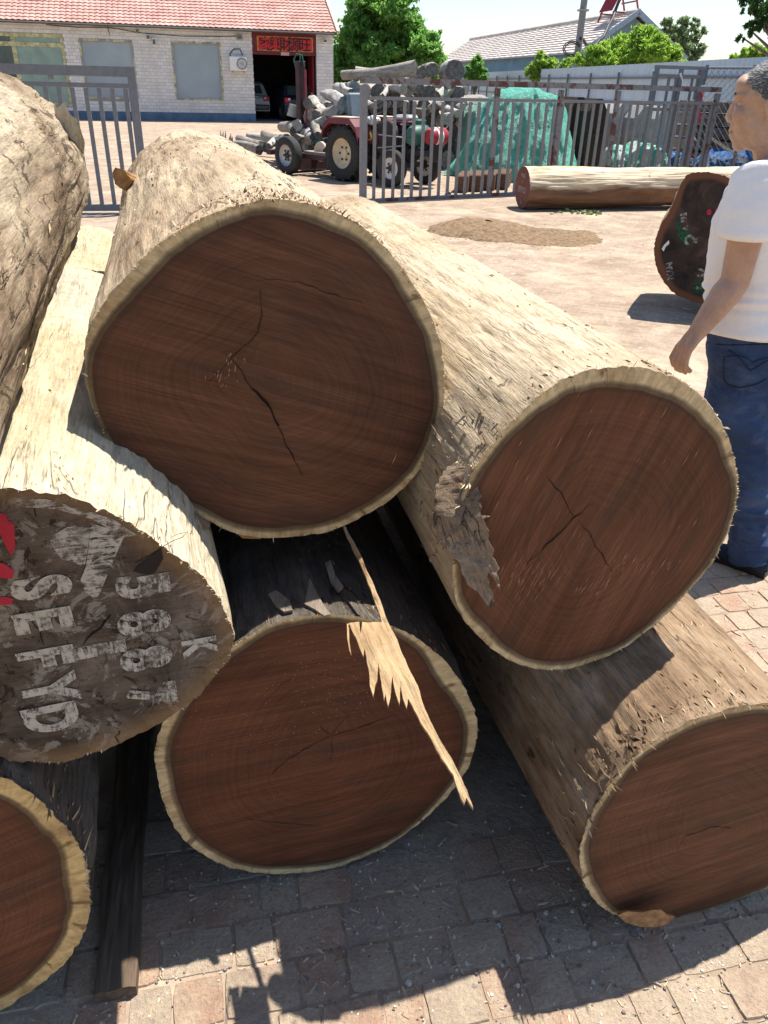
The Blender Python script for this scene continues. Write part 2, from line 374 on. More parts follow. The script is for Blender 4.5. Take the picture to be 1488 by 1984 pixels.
def face_patch(root, face, name, poly, m, z=.0022):
    V = [(*on_face(root, u, v), z) for u, v in poly]
    me = np_mesh(name, V, [tuple(range(len(V)))], [m])
    bm = bmesh.new(); bm.from_mesh(me)
    for f in bm.faces:
        if f.normal.z < 0: f.normal_flip()
    bm.to_mesh(me); bm.free(); return link_mesh(name, me, face)
def flecks(root, face, pts, ang, ln, m, w=.0007, seed=1, name='saw_fleck'):
    mb = MB(); rs = random.Random(seed)
    for u, v, su, sv, k in pts:
        for _ in range(k):
            x, y = on_face(root, rs.gauss(u, su), rs.gauss(v, sv)); L = ln * rs.uniform(.3, 1); a = ang + rs.uniform(-.05, .05)
            d = Vector((math.cos(a), math.sin(a), 0)) * L; q = Vector((-d.y, d.x, 0)).normalized() * w * rs.uniform(.5, 1.5); p = Vector((x, y, .0014))
            mb.add([p - d, p - q, p + d, p + q], [(0, 1, 2, 3)])
    return mb.build(name, m, face, kind='stuff')

OUT = dict(
main=[(560,388),(620,402),(690,430),(745,480),(790,535),(825,595),(850,650),(860,710),(862,760),(850,830),(825,890),(790,940),(740,980),(690,1008),(640,1030),(580,1038),(520,1042),(460,1036),(400,1005),(330,970),(260,930),(215,870),(185,800),(167,735),(165,690),(169,655),(176,625),(200,590),(232,550),(266,512),(302,478),(345,448),(390,423),(450,401),(515,387)],
right=[(1100,730),(1150,715),(1215,711),(1280,722),(1330,745),(1370,780),(1400,825),(1420,880),(1430,940),(1425,990),(1405,1045),(1375,1095),(1335,1145),(1290,1190),(1245,1230),(1190,1265),(1140,1285),(1085,1298),(1030,1293),(980,1275),(935,1240),(900,1200),(880,1150),(878,1100),(885,1020),(910,930),(940,880),(970,840),(1010,800),(1050,760)],
sef=[(0,945),(50,950),(120,958),(190,985),(260,1020),(310,1060),(360,1090),(410,1140),(440,1190),(455,1240),(440,1280),(410,1320),(370,1360),(320,1395),(270,1420),(230,1440),(180,1460),(130,1475),(60,1477),(0,1473),(-80,1455),(-150,1410),(-200,1340),(-220,1250),(-215,1150),(-180,1050),(-120,985),(-60,955)],
botc=[(470,1240),(520,1210),(570,1197),(640,1190),(690,1195),(750,1210),(800,1232),(850,1270),(885,1310),(910,1355),(925,1400),(920,1450),(905,1490),(870,1540),(830,1580),(780,1620),(720,1655),(650,1680),(590,1690),(520,1693),(460,1685),(400,1660),(350,1620),(325,1570),(310,1520),(300,1460),(305,1430),(335,1370),(380,1310),(420,1275)],
botr=[(1488,1362),(1430,1370),(1370,1385),(1310,1410),(1260,1440),(1210,1485),(1170,1540),(1140,1590),(1125,1640),(1125,1680),(1135,1715),(1160,1750),(1200,1775),(1250,1785),(1310,1780),(1380,1760),(1450,1735),(1488,1718),(1560,1680),(1610,1620),(1630,1550),(1620,1480),(1590,1420),(1545,1380)],
botl=[(0,1503),(50,1530),(100,1575),(140,1620),(165,1670),(172,1720),(170,1780),(150,1830),(110,1880),(60,1920),(0,1955),(-80,1985),(-170,1990),(-260,1960),(-320,1900),(-350,1820),(-350,1720),(-320,1620),(-260,1550),(-170,1505),(-80,1490)])
R_ = math.radians
GRP = 'big timber logs stacked in the foreground'
M_f1 = face_mat('heartwood one', R_(-20)); M_f2 = face_mat('heartwood two', R_(68), ((.085, .031, .014), (.130, .051, .024), (.17, .072, .037)))
M_f3 = face_mat('heartwood three', R_(3), ((.078, .027, .013), (.118, .042, .020), (.148, .057, .030)))
M_f4 = face_mat('heartwood four', R_(8), ((.082, .031, .015), (.126, .051, .025), (.17, .076, .041)))
M_f5 = face_mat('heartwood five', R_(17), ((.075, .026, .012), (.125, .046, .021), (.18, .074, .037)), ((.45, .30, .12), (.66, .47, .215)))
M_f6 = weathered_face('weathered end', [(.25, (.03, .021, .015)), (.45, (.085, .064, .049)), (.6, (.15, .12, .095)), (.75, (.23, .195, .165))])

L_main, FC_main = px_log('timber_log', 'log with a round dark red sawn face resting highest in the middle of the stack', OUT['main'], 1.27, -16, 2.1, -.06, M_bark_tan, M_f1,
    [(0, .025), (30, .03), (60, .033), (90, .02), (110, .028), (135, .031), (150, .032), (160, .026), (170, .015), (178, .007), (195, .004), (208, .010), (220, .018), (240, .018), (270, .022), (310, .026), (340, .022)], 1.0, group=GRP, fib=170)
L_right, FC_right = px_log('timber_log', 'log with a red-brown sawn face and a hanging bark flap beside the man', OUT['right'], 1.2, -14.4, 2.2, -.04, M_bark_tan2, M_f2,
    [(0, .013), (40, .024), (75, .034), (100, .034), (130, .025), (160, .014), (200, .016), (230, .021), (270, .021), (300, .016), (340, .013)], 2.3, group=GRP, rag=.004, fib=220, lump=.012)
L_sef, FC_sef = px_log('timber_log', 'stripped cream log with white SEFYD stencil on its weathered grey end', OUT['sef'], .93, -17, 2.2, .02, M_bark_cream, M_f6,
    [(0, .02)], 3.1, group=GRP, rag=.006, lump=.010, ridge=.002, fib=120)
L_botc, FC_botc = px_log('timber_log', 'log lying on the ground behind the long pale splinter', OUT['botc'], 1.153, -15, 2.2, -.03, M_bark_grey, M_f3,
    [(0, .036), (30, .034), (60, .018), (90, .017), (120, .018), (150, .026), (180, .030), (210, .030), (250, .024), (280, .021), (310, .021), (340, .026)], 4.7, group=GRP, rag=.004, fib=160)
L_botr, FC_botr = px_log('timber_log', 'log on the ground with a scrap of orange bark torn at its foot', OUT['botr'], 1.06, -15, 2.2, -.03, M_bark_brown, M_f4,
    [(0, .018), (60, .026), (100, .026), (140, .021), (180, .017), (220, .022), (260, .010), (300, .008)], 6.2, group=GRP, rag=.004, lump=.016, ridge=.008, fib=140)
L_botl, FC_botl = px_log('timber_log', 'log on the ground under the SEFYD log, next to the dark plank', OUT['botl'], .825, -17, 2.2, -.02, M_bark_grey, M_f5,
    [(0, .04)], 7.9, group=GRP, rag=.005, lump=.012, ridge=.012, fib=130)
# the log at the top of the stack on the other side: seen along its flank
_az = -16.5; _a = Vector((math.sin(R_(_az)), math.cos(R_(_az)), 0))
_P = Vector((-.885, 1.0, 1.275)) + _a * (0.55 - 1.0) / _a.y
_M = log_frame((0, 0), 0, _az, P0=_P)
L_top, FC_top = build_log('timber_log', 'patchy log with torn bark lying on top of the SEFYD log', _M,
    [(.345 * math.cos(x) * (1 + .04 * math.cos(3 * x + 1)), .345 * math.sin(x) * (1 + .05 * math.cos(2 * x))) for x in np.linspace(-3.1, 3.1, 40)], 2.95, -.03, M_bark_mix, M_f5, [(0, .03)], 9.4, group=GRP, lump=.02, ridge=.010, rag=.006, rows=170)

# cracks in the sawn faces
for poly, w in [([(503, 572), (505, 610), (500, 645), (470, 670), (448, 693)], .0012), ([(448, 693), (470, 720), (487, 750)], .0018), ([(487, 750), (505, 770), (525, 795), (540, 825)], .004), ([(540, 825), (555, 860), (572, 890), (585, 920)], .0018), ([(448, 693), (425, 720), (405, 740)], .0009),
                ([(500, 545), (530, 540), (580, 548), (620, 560), (665, 580), (700, 585)], .001), ([(505, 578), (503, 560)], .0008)]: crack(L_main, FC_main, poly, w, int(w * 1e5))
for poly, w in [([(1060, 920), (1085, 955), (1112, 1000)], .0012), ([(1130, 990), (1112, 1002), (1080, 1035), (1050, 1065)], .0022), ([(1050, 1065), (1020, 1090)], .001), ([(1122, 1006), (1145, 1040), (1165, 1075), (1185, 1108)], .0013), ([(1112, 1000), (1140, 980), (1150, 975)], .0009)]: crack(L_right, FC_right, poly, w, 4)
for poly, w in [([(520, 1505), (560, 1470), (600, 1445), (640, 1425)], .0014), ([(640, 1425), (690, 1412), (760, 1385)], .0012), ([(640, 1425), (620, 1405)], .001), ([(642, 1425), (645, 1460), (640, 1475)], .0008), ([(640, 1425), (675, 1385)], .0007), ([(460, 1580), (500, 1590), (560, 1595), (620, 1600)], .0008)]: crack(L_botc, FC_botc, poly, w, 6)
for poly, w in [([(1325, 1620), (1350, 1612), (1375, 1602), (1395, 1600)], .0022), ([(1395, 1603), (1415, 1603)], .0015), ([(1310, 1650), (1328, 1620)], .0007)]: crack(L_botr, FC_botr, poly, w, 8)
for poly, w in [([(55, 1180), (75, 1220), (85, 1250)], .0014), ([(240, 1300), (280, 1270), (300, 1230)], .0012), ([(160, 1250), (215, 1190)], .003), ([(215, 1240), (200, 1290)], .001), ([(232, 1440), (225, 1425), (232, 1415)], .002), ([(330, 1040), (365, 1030), (260, 1090)], .001), ([(0, 1170), (30, 1140), (110, 1150)], .0012), ([(68, 968), (70, 1000)], .001)]: crack(L_sef, FC_sef, poly, w, 9)
M_fleck = plain('pale saw fleck', (.36, .19, .11), .8, .2)
flecks(L_right, FC_right, [(1010, 1125, 22, 22, 34), (1060, 1110, 22, 8, 14), (1130, 1138, 16, 8, 10), (1175, 1125, 6, 14, 8), (1220, 1095, 20, 12, 22), (1290, 1095, 12, 6, 8), (1150, 900, 160, 100, 30)], R_(68), .016, M_fleck, w=.0005)
flecks(L_main, FC_main, [(445, 700, 12, 8, 10), (425, 730, 12, 9, 14)], R_(75), .006, M_fleck, seed=2)
M_dust = plain('sawdust specks', (.45, .28, .16), .9, .3)
flecks(L_botc, FC_botc, [(640, 1320, 70, 35, 150), (560, 1400, 90, 60, 60)], .3, .0012, M_dust, w=.0009, seed=3, name='sawdust')

# paint on the weathered end
def worn_paint(name, c, keep=.5, sc=34):
    t = NT(name, .8, .2); v = t.coord(); n = t.math('ADD', t.math('MULTIPLY', t.noise(v, sc, 8, .78, .6), .62), t.math('MULTIPLY', t.noise(t.coord(scale=(1, 6, 1), rot=(0, 0, .15)), 30, 5, .7), .38)); t.col(t.ramp(t.noise(v, 20, 4), [(.3, tuple(x * .8 for x in c)), (.7, c)]))
    t.alpha_mask(t.grey(n, [(1 - keep - .05, 0), (1 - keep + .04, 1)])); return t.m
M_wp = worn_paint('worn white stencil paint', (.44, .41, .36), .535); M_wp2 = worn_paint('faint white paint', (.43, .40, .35), .50); M_rp = worn_paint('red spray paint', (.42, .03, .05), .60)
M_gp = worn_paint('green paint', (.01, .12, .05), .5); M_wp3 = worn_paint('white chalk paint', (.7, .7, .68), .6)
def stencil(root, face, txt, u, v, size, ang, m, name='stencil_lettering', z=.0026, sx=1.0):
    cu = bpy.data.curves.new(name, 'FONT'); cu.body = txt; cu.size = size; cu.align_x = 'CENTER'; cu.align_y = 'CENTER'; cu.offset = size * .05
    tmp = bpy.data.objects.new(name, cu); col.objects.link(tmp); dg = bpy.context.evaluated_depsgraph_get()
    me = bpy.data.meshes.new_from_object(tmp.evaluated_get(dg)); bpy.data.objects.remove(tmp); me.materials.clear(); me.materials.append(m)
    o = link_mesh(name, me, face); x, y = on_face(root, u, v); o.location = (x, y, z); o.rotation_euler = (0, 0, ang); o.scale = (sx, 1, 1); return o
for ch, u, v in [('S', 74, 1137), ('E', 78, 1200), ('F', 84, 1272), ('Y', 92, 1335), ('D', 94, 1390)]: stencil(L_sef, FC_sef, ch, u, v, .105, R_(-88), M_wp, sx=.72)
for ch, u, v in [('5', 272, 1134), ('8', 274, 1205), ('8', 278, 1275), ('7', 290, 1345)]: stencil(L_sef, FC_sef, ch, u, v, .100, R_(-88), M_wp2, sx=.85)
stencil(L_sef, FC_sef, 'K', 383, 1250, .07, R_(-88), M_wp, sx=.7); stencil(L_sef, FC_sef, '1', 188, 1258, .10, R_(-88), M_wp2, sx=1.2)
face_patch(L_sef, FC_sef, 'white_paint_stroke', [(176, 1012), (243, 1032), (222, 1080), (205, 1120), (192, 1152), (182, 1157), (166, 1148), (156, 1122), (166, 1098), (172, 1058)], M_wp2)
face_patch(L_sef, FC_sef, 'white_paint_smear', [(95, 1040), (130, 1020), (175, 1014), (171, 1058), (164, 1096), (120, 1082), (104, 1062)], M_wp2, .0021)
face_patch(L_sef, FC_sef, 'red_paint_stroke', [(-30, 985), (10, 995), (28, 1015), (30, 1060), (22, 1075), (8, 1050), (0, 1030), (-30, 1010)], M_rp)
face_patch(L_sef, FC_sef, 'red_paint_stroke', [(-30, 1085), (8, 1090), (28, 1105), (24, 1120), (0, 1118), (-30, 1110)], M_rp)
face_patch(L_sef, FC_sef, 'red_paint_stroke', [(-30, 1158), (10, 1155), (27, 1158), (22, 1170), (-30, 1172)], M_rp)
face_patch(L_sef, FC_sef, 'white_rim_paint', [(30, 962), (90, 966), (160, 985), (220, 1005), (265, 1035), (240, 1040), (180, 1005), (110, 985), (30, 980)], M_wp2, .0020)
face_patch(L_sef, FC_sef, 'burnt_mark', [(312, 1060), (316, 1080), (300, 1108), (285, 1112), (258, 1105), (280, 1085)], plain('burnt', (.02, .014, .012), .9), .0034)

# ------------------------------------------------------------------ torn sheets of bark and wood
def sheet(name, poly3, thick, mats, parent=None, cuts=2, rough=.004, seed=0.0, normal=None, grain=None, gax=1):
    """solid, jagged slab from a 3D outline"""
    P = [Vector(p) for p in poly3]; bm = bmesh.new(); vs_ = [bm.verts.new(p) for p in P]; f = bm.faces.new(vs_); bm.normal_update()
    n = Vector(normal) if normal else f.normal.copy()
    bmesh.ops.triangulate(bm, faces=bm.faces[:]); bmesh.ops.subdivide_edges(bm, edges=bm.edges[:], cuts=cuts, use_grid_fill=True)
    bmesh.ops.triangulate(bm, faces=bm.faces[:])
    q = np.array([v.co[:] for v in bm.verts]); d = fbm(q * 28 + seed, 3) * rough + fbm(q * 90 + seed, 2) * rough * .4
    for v, k in zip(bm.verts, d): v.co += n * float(k)
    r = bmesh.ops.extrude_face_region(bm, geom=bm.faces[:]); bmesh.ops.translate(bm, verts=[g for g in r['geom'] if isinstance(g, bmesh.types.BMVert)], vec=-n * thick)
    bmesh.ops.recalc_face_normals(bm, faces=bm.faces[:]); me = bpy.data.meshes.new(name); bm.to_mesh(me); bm.free()
    for m in mats: me.materials.append(m)
    o = link_mesh(name, me, parent)
    if grain is not None:
        y_ = Vector(grain).normalized(); z_ = (n - y_ * n.dot(y_)).normalized(); x_ = y_.cross(z_)
        Mg = (Matrix((x_, y_, z_)) if gax == 1 else Matrix((z_, x_, y_))).transposed().to_4x4(); Mg.translation = P[0]; me.transform(Mg.inverted()); o.matrix_world = Mg
    return o
def split_wood(name, stops, seed, axis_rot):
    t = NT(name, .8, .15); v = t.coord(rot=axis_rot, scale=(1, .06, 1), loc=(seed, 0, 0)); n = t.noise(v, 90, 6, .7); n2 = t.noise(t.coord(loc=(seed, 1, 2)), 9, 4, .6)
    c = t.mix(.85, t.ramp(n2, stops), t.grey(n, [(.3, .35), (.5, 1.0), (.7, 1.3)]), 'MULTIPLY'); t.col(c); t.bump(n, 1.0, .008); return t.m
M_splint = split_wood('pale split wood', [(.3, (.30, .19, .10)), (.6, (.43, .305, .175))], 1, (0, 0, 0))
M_flap = bark_mat('flap bark', [(.25, (.07, .047, .030)), (.45, (.20, .145, .098)), (.62, (.31, .235, .165)), (.8, (.40, .315, .23))], .8, 15.0, patch=.7)
SP = [(676,1207),(696,1204),(698,1228),(702,1204),(740,1206),(718,1140),(692,1080),(663,1017),(669,1019),(700,1078),(726,1138),(752,1205),(770,1240),(790,1290),(810,1330),(825,1375),(850,1430),(880,1480),(905,1530),(917,1567),(904,1545),(900,1556),(893,1545),(878,1500),(855,1470),(835,1430),(815,1400),(797,1362),(791,1352),(788,1370),(781,1352),(776,1320),(774,1364),(766,1340),(760,1310),(756,1352),(752,1368),(747,1345),(744,1356),(739,1322),(733,1285),(731,1318),(727,1326),(723,1349),(717,1330),(716,1308),(711,1284),(706,1256),(704,1272),(697,1256),(690,1236),(684,1226)]
def jag(poly, step, amp, seed):
    rs = random.Random(seed); out = []
    for (a, b), (c, d) in zip(poly, poly[1:] + poly[:1]):
        k = max(1, int(math.hypot(c - a, d - b) / step))
        for i in range(k): f = i / k; out.append((a + (c - a) * f + (rs.uniform(-amp, amp) if i else 0), b + (d - b) * f + (rs.uniform(-amp, amp) if i else 0)))
    return out
yy = lambda v: float(np.interp(v, [1017, 1100, 1205, 1567], [.835, .80, .762, .735]))   # its height: it sticks out nearly level towards the viewer
sheet('wood_splinter', [at_z(u, v, yy(v)) for u, v in jag(SP, 11, .9, 5)], .006, [M_splint], None, 2, .004, 2.0, normal=(0, -.2, .98), grain=at_z(905, 1540, yy(1540)) - at_z(740, 1206, yy(1206)))
tag(bpy.data.objects['wood_splinter'], 'long pale wood splinter sticking out over the face of the lowest middle log', 'splinter')
attach_later = []
sheet('thin_sliver', [at_z(u, v, .755) for u, v in [(672, 1210), (676, 1210), (677, 1245), (681, 1272), (677, 1262), (673, 1240)]], .002, [M_splint], None, 0, 0); attach_later.append(bpy.data.objects['thin_sliver'])
FL = [(843,985),(842,955),(850,928),(866,905),(888,898),(903,908),(918,926),(934,962),(926,972),(934,985),(932,1000),(950,1001),(936,1006),(948,1030),(945,1045),(957,1068),(953,1080),(968,1102),(962,1110),(968,1142),(955,1118),(946,1108),(950,1140),(957,1160),(954,1177),(938,1163),(920,1143),(905,1132),(900,1118),(893,1095),(875,1075),(858,1055),(838,1020)]
def flap_y(u, v): return 1.095 + .09 * min(1, max(0, (1060 - v) / 165.0)) ** 2 - .02 * max(0, (v - 1050) / 120.0) + .06 * max(0, (900 - u) / 100)
fl = sheet('loose_bark', [at_y(u, v, flap_y(u, v)) for u, v in jag(FL, 7, 3.2, 3)], .016, [M_flap], None, 4, .009, 5.0, normal=(-.1, -.93, .35), grain=at_y(950, 1150, 1.08) - at_y(860, 930, 1.1), gax=2)
fl.parent = L_right; fl.matrix_parent_inverse = L_right.matrix_world.inverted(); fl['label'] = 'grey frayed flap of loose bark'
def attach(o, root): o.parent = root; o.matrix_parent_inverse = root.matrix_world.inverted(); return o
for o in attach_later: attach(o, bpy.data.objects['wood_splinter'])
# orange torn bark at the foot of the right ground log
o = sheet('torn_bark', [at_y(u, v, 1.0) for u, v in [(1196, 1772), (1215, 1766), (1245, 1768), (1262, 1763), (1280, 1762), (1292, 1772), (1308, 1775), (1302, 1784), (1290, 1792), (1270, 1797), (1240, 1796), (1212, 1788)]], .008, [plain('orange inner bark', (.30, .17, .08), .9, .5, 40, bump=.8)], None, 1, .003, 3.0, normal=(0, -.8, .5)); attach(o, L_botr)
# bark lip under the middle log and ragged cream bark on the top log
o = sheet('torn_bark', [at_y(u, v, 1.20) for u, v in [(327, 980), (345, 975), (375, 995), (405, 1015), (402, 1026), (380, 1022), (372, 1012), (352, 1003), (330, 992)]], .012, [M_flap], None, 1, .004, 6.0, normal=(0, -.9, .3)); attach(o, L_main)
o = sheet('torn_bark', [at_y(u, v, 1.27) for u, v in [(455, 1030), (480, 1032), (510, 1036), (505, 1044), (470, 1043)]], .01, [plain('orange fibre', (.4, .2, .08), .85, .3, 30)], None, 1, .003, 7.0, normal=(0, -.9, .3)); attach(o, L_main)
o = sheet('torn_bark', [at_y(u - 14, v + 12, 3.2) for u, v in [(118, 192), (126, 196), (140, 184), (144, 200), (152, 212), (166, 222), (172, 244), (178, 262), (176, 285), (168, 275), (158, 262), (140, 248), (124, 228)]], .02, [M_bark_cream], None, 1, .012, 8.0, normal=(.3, -.8, .5)); attach(o, L_top)
# broken knot on the flank of the middle log
o = sheet('knot_stub', [at_y(u, v, 2.40) for u, v in jag([(219, 336), (228, 326), (243, 331), (252, 346), (244, 352), (236, 366), (222, 356)], 4, 1.6, 9)], .05, [plain('knot wood', (.34, .19, .08), .85, .5, 40, bump=.8)], None, 2, .008, 4.0, normal=(-.5, -.7, .4)); attach(o, L_main)
# shreds of bark and wood fibre standing off the flanks
def shreds(root, n, zr, th, mats, seed, lmin=.008, lmax=.035, lift=.18):
    V, rows = GRID[root.name]; V = V.reshape(rows, N_TH, 3); rs = random.Random(seed); mb = MB()
    for _ in range(n):
        z = rs.uniform(*zr) if rs.random() < .65 else -abs(rs.gauss(0, .04)); a = math.radians(rs.gauss(*th)); j = int((a + math.pi) / (2 * math.pi) * N_TH) % N_TH
        k = int(np.argmin(np.abs(V[:, j, 2] - z))); p = Vector(V[k, j]); o = Vector((math.cos(a), math.sin(a), 0)); tg = Vector((-o.y, o.x, 0))
        L = rs.uniform(lmin, lmax) * (rs.random() ** 1.3 + .25); w = min(.0022, L * rs.uniform(.025, .08)); d = (Vector((0, 0, rs.choice([-1, 1]))) + tg * rs.gauss(0, .25) + o * rs.uniform(.0, lift)).normalized()
        b = p - o * .003; m = b + d * L * .55 + o * .002; e = b + d * L + o * rs.uniform(.0, .5) * L * lift * 2; th_ = o * .0022; mb.cur = rs.randrange(len(mats))
        mb.add([b - tg * w, b + tg * w, m + tg * w * .8 + th_, m - tg * w * .8 + th_, e, m - th_], [(0, 1, 2, 3), (3, 2, 4), (0, 3, 5), (1, 5, 2), (3, 4, 5), (2, 5, 4), (0, 5, 1)])
    mb.build('bark_shred', mats, root, kind='stuff')
M_sh = [M_fibre, M_fibre_dk, plain('shred tan', (.44, .34, .22), .9, .3, 50), plain('shred brown', (.20, .135, .085), .9, .3, 50)]
shreds(L_main, 420, (-1.6, 0), (85, 40), M_sh, 1); shreds(L_main, 700, (-.16, 0), (70, 18), M_sh, 2, .006, .03, .35); shreds(L_right, 380, (-1.9, 0), (80, 45), M_sh, 3, lmax=.028); shreds(L_right, 160, (-.2, 0), (170, 18), M_sh, 4, .008, .04, .4)
shreds(L_sef, 140, (-1.6, 0), (75, 30), M_sh, 5, lmax=.025); shreds(L_top, 420, (-2.9, -.4), (10, 60), M_sh, 6, .01, .05, .12); shreds(L_botr, 700, (-1.0, 0), (120, 35), M_sh[1:], 7, .008, .035, .15); shreds(L_botc, 120, (-.5, 0), (70, 40), M_sh[1:], 8); shreds(L_botl, 120, (-.6, 0), (40, 30), M_sh[1:], 9, .01, .05)
# slivers of bark lying on the dark log
M_chip = split_wood('bark chip', [(.3, (.16, .13, .10)), (.6, (.30, .25, .20))], 4, (0, 0, .4))
for pts in ([(520, 1150), (535, 1143), (560, 1162), (567, 1182), (550, 1184), (532, 1170)], [(590, 1170), (610, 1180), (628, 1192), (640, 1190), (620, 1160), (600, 1120)], [(630, 1090), (640, 1085), (650, 1115), (665, 1135), (655, 1145), (640, 1125)]):
    q = [at_z(u, v, .745) for u, v in pts]; o = sheet('bark_chip', q, .008, [M_chip], None, 1, .003, 3.3, normal=(0, -.3, .9))
    tag(o, 'small grey chip of bark lying on the shaded ground log', 'bark chip', 'bark chips on the shaded log')

# ------------------------------------------------------------------ ground, pavers, plank, chips
def ground_material():
    t = NT('yard ground', .95, .1); v = t.coord('Object'); c0 = t.noise(v, .35, 6, .6); c1 = t.noise(v, 3.0, 8, .65); c2 = t.noise(v, 40, 5, .7)
    c = t.ramp(c1, [(.28, (.19, .14, .097)), (.5, (.305, .24, .175)), (.72, (.40, .335, .26))])
    br = t.n('TexBrick', {'Vector': t.coord('Object', rot=(0, 0, R_(20))), 'Color1': (.35, .27, .22, 1), 'Color2': (.30, .225, .18, 1), 'Mortar': (.45, .37, .295, 1), 'Scale': 1.0, 'Mortar Size': .012, 'Mortar Smooth': .4, 'Brick Width': .2, 'Row Height': .1})
    c = t.mix(t.grey(c0, [(.38, .2), (.6, .75)]), c, t.mix(.35, br.outputs[0], t.ramp(c1, [(.3, (.28, .19, .145)), (.7, (.48, .385, .31))])))
    c = t.mix(.7, c, t.grey(c2, [(.3, .72), (.6, 1.05), (.8, 1.2)]), 'MULTIPLY')
    c = t.mix(t.grey(t.noise(t.coord('Object', loc=(7, 3, 0)), 1.3, 7, .7, .5), [(.50, 0), (.68, .7)]), c, (.49, .40, .29)); c = t.mix(t.grey(t.noise(t.coord('Object', loc=(1, 9, 0)), 2.1, 8, .72, .8), [(.50, 0), (.64, .65)]), c, (.20, .14, .095)); t.col(c)
    t.bump(t.math('ADD', t.math('MULTIPLY', c1, 1.0), t.math('MULTIPLY', c2, .3)), .6, .03); return t.m
M_ground = ground_material()
gx = np.array([-260, -90, -40, -20, -10, -5, 0, 5, 10, 20, 40, 90, 260.]); gy = np.array([-60, -20, 0, 3, 6, 10, 15, 20, 30, 50, 90, 200, 420.])
GV = np.array([(x, y, -.0034) for y in gy for x in gx]); nx = len(gx)
GF = [(j * nx + i, j * nx + i + 1, (j + 1) * nx + i + 1, (j + 1) * nx + i) for j in range(len(gy) - 1) for i in range(nx - 1)]
ground = tag(link_mesh('ground', np_mesh('ground', GV, GF, [M_ground])), kind='structure')
def paver_material():
    t = NT('paver', .93, .12); rn = t.n('ObjectInfo').outputs['Random']; v = t.coord('Object'); tc = t.n('TexCoord').outputs['Object']
    g = t.n('NewGeometry').outputs['Position']
    c = t.ramp(rn, [(0, (.43, .335, .25)), (.3, (.46, .365, .275)), (.55, (.39, .31, .24)), (.7, (.43, .295, .215)), (.88, (.44, .29, .205)), (1, (.36, .24, .175))])
    n = t.noise(g, 9, 7, .65); c = t.mix(.6, c, t.grey(n, [(.3, .7), (.6, 1.1)]), 'MULTIPLY')
    c = t.mix(t.grey(t.noise(g, 5, 6, .7, .6), [(.44, 0), (.60, .85)]), c, (.49, .40, .295))
    f = t.noise(g, 110, 5, .75); c = t.mix(.6, c, t.grey(f, [(.3, .6), (.55, 1.05), (.75, 1.2)]), 'MULTIPLY'); t.col(c)
    t.bump(t.math('ADD', t.math('MULTIPLY', n, .9), t.math('MULTIPLY', f, .6)), 1.0, .016); return t.m
M_paver = paver_material()
def paver_mesh(w, h, seed):
    rs = random.Random(seed); P = []
    for (x0, y0), (x1, y1) in zip([(-1, -1), (1, -1), (1, 1), (-1, 1)], [(1, -1), (1, 1), (-1, 1), (-1, -1)]):
        for i in range(4):
            k = i / 4; x = x0 + (x1 - x0) * k; y = y0 + (y1 - y0) * k; b = .002 if i == 0 else 0
            P.append((x * (w / 2 - .0022 - b) + rs.uniform(-1, 1) * .0018, y * (h / 2 - .0022 - b) + rs.uniform(-1, 1) * .0018))
    n = len(P); V = [(x, y, -.03) for x, y in P] + [(x, y, -.005) for x, y in P] + [(x * .975, y * .965, rs.uniform(-.0012, .0008)) for x, y in P] + [(0, 0, .001)]
    Fs = [(i, (i + 1) % n, n + (i + 1) % n, n + i) for i in range(n)] + [(n + i, n + (i + 1) % n, 2 * n + (i + 1) % n, 2 * n + i) for i in range(n)] + [(2 * n + i, 2 * n + (i + 1) % n, 3 * n) for i in range(n)]
    return np_mesh('paver', V, Fs, [M_paver], False)
PW = [.085, .10, .12, .15, .2]; PMS = {w: [paver_mesh(w, .100, int(w * 1000) + k) for k in range(4)] for w in PW}
rs = random.Random(21); PA = R_(13); npv = 0; ca, sa = math.cos(PA), math.sin(PA)
for row in range(-14, 34):
    xx = -2.2 + rs.uniform(0, .15)
    while xx < 3.2:
        w = rs.choice([.085, .085, .1, .1, .12, .12, .15]); cx_ = xx + w / 2; cy_ = row * .102; xx += w
        X = cx_ * ca - cy_ * sa; Y = cx_ * sa + cy_ * ca
        ok = (-.68 < X < .62 and .70 < Y < 1.28) or (.60 <= X < 1.12 and .80 < Y < 1.75 and X > .60 - .0) or (.78 < X < 1.75 and 1.1 < Y < 2.62 and X - .78 > (1.3 - Y) * .1)
        if ok and npv < 298:
            o = bpy.data.objects.new('paver', PMS[w][rs.randrange(4)]); col.objects.link(o); o.parent = ground
            o.location = (X, Y, rs.uniform(-.003, .002)); o.rotation_euler = (rs.gauss(0, .008), rs.gauss(0, .008), PA + rs.gauss(0, .012) + (math.pi if rs.random() < .5 else 0)); npv += 1
